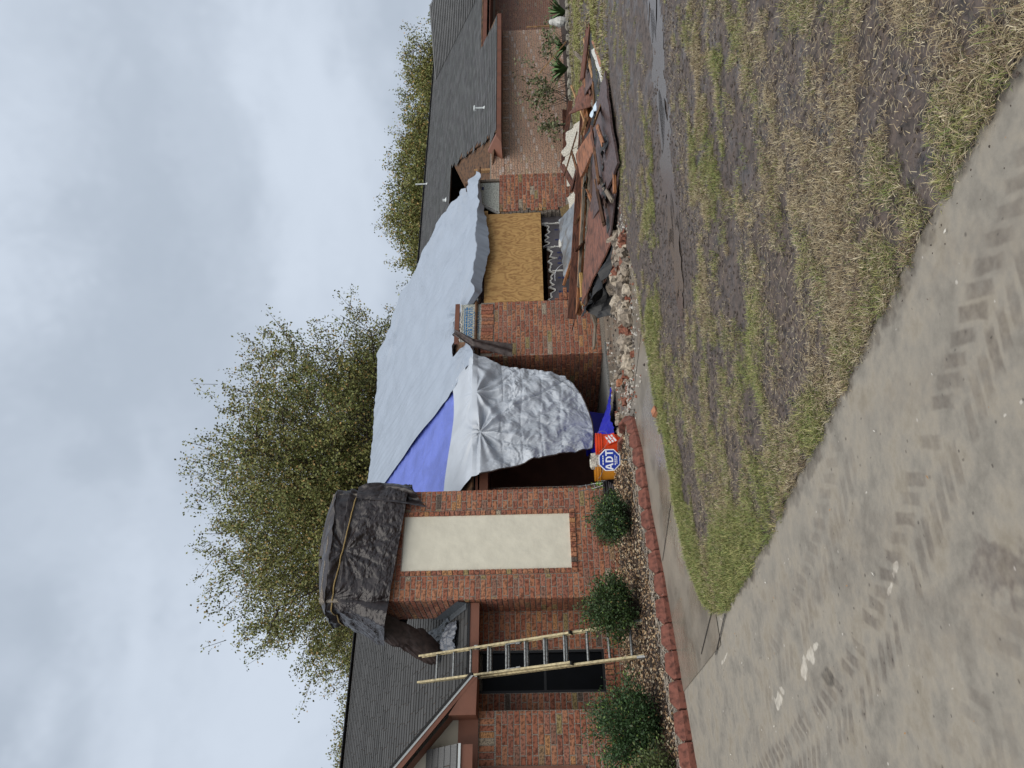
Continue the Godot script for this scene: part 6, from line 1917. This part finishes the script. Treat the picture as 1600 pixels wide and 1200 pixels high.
func trees() -> void:
	var olive := [Color(0.145, 0.175, 0.045), Color(0.225, 0.205, 0.055), Color(0.34, 0.22, 0.07)]
	tree("tall_tree", "tall spreading olive and rust leaved tree behind the chimney", on(9.0, -15.2), 13.4, 7.0, 5.4, 3, 165000, 0.088, olive)
	tree("tall_tree", "loose thin topped tree beside the large one behind the roof tarpaulin", on(13.6, -15.2), 9.6, 3.4, 4.6, 17, 26000, 0.088, olive, "", 0.5)
	var far := "trees behind the right wing"
	tree("far_tree", "grey-green tree behind the wing roof next to the silver tarpaulin", on(24.0, -21.0), 8.0, 4.2, 4.0, 21, 46000, 0.115, olive, far)
	tree("far_tree", "tallest grey-green tree behind the wing roof", on(27.6, -19.5), 9.4, 4.6, 4.4, 22, 56000, 0.115, olive, far)
	tree("far_tree", "broad grey-green tree behind the middle of the wing roof", on(31.0, -18.0), 8.6, 4.6, 4.0, 23, 52000, 0.115, olive, far)
	tree("far_tree", "thin grey-green tree behind the far end of the wing roof", on(35.0, -16.0), 8.4, 3.6, 4.2, 24, 28000, 0.115, olive, far, 0.5)
	tree("far_tree", "small green tree top showing above the left roof ridge", on(3.0, -33.0), 12.6, 3.2, 9.0, 25, 24000, 0.115, olive)
	tree("far_tree", "olive tree top behind the left roof beside the chimney cover", on(7.0, -27.0), 12.0, 4.2, 8.0, 26, 26000, 0.105, olive)

func garden() -> void:
	# planting before the far wing
	var r := RandomNumberGenerator.new()
	r.seed = 8
	# palm-like clumps
	for p in [[16.5, -3.0, 1.35, "dark green strappy plant in front of the wing wall"], [17.9, -2.1, 1.3, "broad leaved green plant at the corner of the wing"], [17.5, -3.0, 0.9, "small strappy plant between the two larger ones"]]:
		var t := thing("strappy_plant", p[3], "plant", on(p[0], p[1], 0.05))
		for k in 60:
			var a := r.randf() * TAU
			var d := Vector3(cos(a), 0, sin(a))
			var l: float = p[2] * r.randf_range(0.7, 1.2)
			var mb := MB.new()
			var side := Vector3(-d.z, 0, d.x) * 0.028
			var was := Vector3.ZERO
			for j in 4:
				var s := (j + 1) / 4.0
				var q := d * l * 0.75 * s + Vector3(0, l * (0.95 * s - 0.65 * s * s), 0)
				var w0 := side * (1.0 - 0.22 * j)
				var w1 := side * (0.78 - 0.22 * j) if j < 3 else side * 0.05
				mb.quad(was - w0, q - w1, q + w1, was + w0, Color(0.07, 0.135, 0.04) * r.randf_range(0.6, 1.7))
				was = q
			part("leaf", mb.mesh(), M.leaf, t)
	# loose leafy saplings
	for p in [[16.0, -3.7, 1.35, "spindly leafy sapling against the wing wall"], [17.0, -3.9, 1.6, "taller leafy sapling beside the strappy plant"], [18.6, -3.5, 1.2, "low leafy bush behind the white bird figure"], [15.2, -3.9, 1.0, "short sparse sapling near the end of the wing wall"]]:
		var t := thing("sapling", p[3], "plant", on(p[0], p[1], 0.05))
		var st := MB.new()
		var lf := MB.new()
		for k in 8:
			var tip := Vector3(r.randfn() * 0.6, p[2] * r.randf_range(0.45, 1.0), r.randfn() * 0.25)
			var mid := tip * 0.5 + Vector3(r.randfn() * 0.08, 0.1, 0)
			st.tube([Vector3(r.randfn() * 0.12, 0, r.randfn() * 0.06), mid, tip], [0.009, 0.007, 0.004], 4)
			for j in 34:
				var c := mid.lerp(tip, r.randf_range(0.1, 1.0)) + Vector3(r.randfn(), r.randfn(), r.randfn()) * 0.08
				var d := Vector3(r.randfn(), r.randfn(), r.randfn()).normalized()
				lf.leaf(c, d, d.cross(Vector3(r.randfn(), r.randfn(), r.randfn())).normalized(), 0.11, 0.05, Color(0.10, 0.115, 0.05) * r.randf_range(0.5, 1.7))
		part("stems", st.mesh(), M.bark, t)
		part("leaves", lf.mesh(), M.leaf, t)
	# stakes
	for p in [[Vector3(17.3, 0.45, -2.6), Vector3(16.7, 1.35, -3.3), "pale wooden stake leaning before the wing corner"], [Vector3(19.3, 0.45, -3.4), Vector3(19.3, 1.65, -3.4), "upright wooden stake behind the broad leaved plant"], [Vector3(18.9, 0.45, -2.2), Vector3(18.9, 1.9, -2.2), "tall pale post at the far garden corner"]]:
		timber("garden_stake", p[2], "stake", p[0], p[1], 0.035, 0.035, M.wood_pale)
	# edging stones
	for k in 30:
		var x := 13.6 + k * 0.27
		var z := curve(lawn_edge, x) + 0.02
		var o := single("edging_stone", chunk(200 + k % 5, 0.22), M.stone, "rounded grey stone in the row edging the far garden bed", "stone", on(x, z, 0.05), "edging stones of the far garden bed")
		o.transform = Transform3D(Basis.from_euler(Vector3(0, r.randf() * TAU, 0)).scaled(Vector3(0.26, 0.22, 0.24)), o.position)
	# white bird figure
	var b := thing("bird_figure", "white garden bird figure at the stone edging by the wing corner", "garden figure", on(16.95, -1.80, 0.04), 0.5)
	var bd := MB.new()
	bd.lathe([Vector2(0.0, 0.0), Vector2(0.10, 0.02), Vector2(0.09, 0.05), Vector2(0.12, 0.12), Vector2(0.14, 0.22), Vector2(0.125, 0.32), Vector2(0.10, 0.38), Vector2(0.088, 0.42), Vector2(0.086, 0.46), Vector2(0.07, 0.51), Vector2(0.035, 0.545), Vector2(0.0, 0.55)], 18)
	part("body", bd.mesh(), M.white_paint, b)
	var bk := MB.new()
	bk.lathe([Vector2(0.03, 0.0), Vector2(0.018, 0.05), Vector2(0.0, 0.09)], 8, Color.WHITE, Transform3D(Basis(Vector3(1, 0, 0), Vector3(0, -0.2, 1).normalized(), Vector3(0, 1, 0.2).normalized() * -1.0), Vector3(0, 0.49, 0.08)))
	part("beak", bk.mesh(), mat(Color(0.3, 0.3, 0.3), 0.7), b)
	for sx in [-1, 1]:
		var wg := MB.new()
		wg.lathe([Vector2(0.0, -0.14), Vector2(0.05, -0.08), Vector2(0.065, 0.02), Vector2(0.04, 0.10), Vector2(0.0, 0.13)], 10, Color.WHITE, Transform3D(Basis.from_euler(Vector3(0.2, 0, 0.1 * sx)).scaled_local(Vector3(0.5, 1, 1.1)), Vector3(0.135 * sx, 0.22, -0.02)))
		part("wing", wg.mesh(), M.white_paint, b)
	# painted board along the foot of the wing wall
	timber("base_board", "red painted board lying along the foot of the wing wall", "board", Vector3(13.1, 0.60, -4.45), Vector3(16.6, 0.52, -4.5), 0.22, 0.03, M.wood_red, 0.2)


func _ready() -> void:
	rng.seed = 20
	make_materials()
	camera_sky_sun()
	ground()
	build_house()
	roof_tarp()
	porch_tarp()
	chimney_cover()
	boards()
	ladder()
	edging()
	shrubs()
	trees()
	garden()
	debris()
	porch_things()
	litter()
	grass()
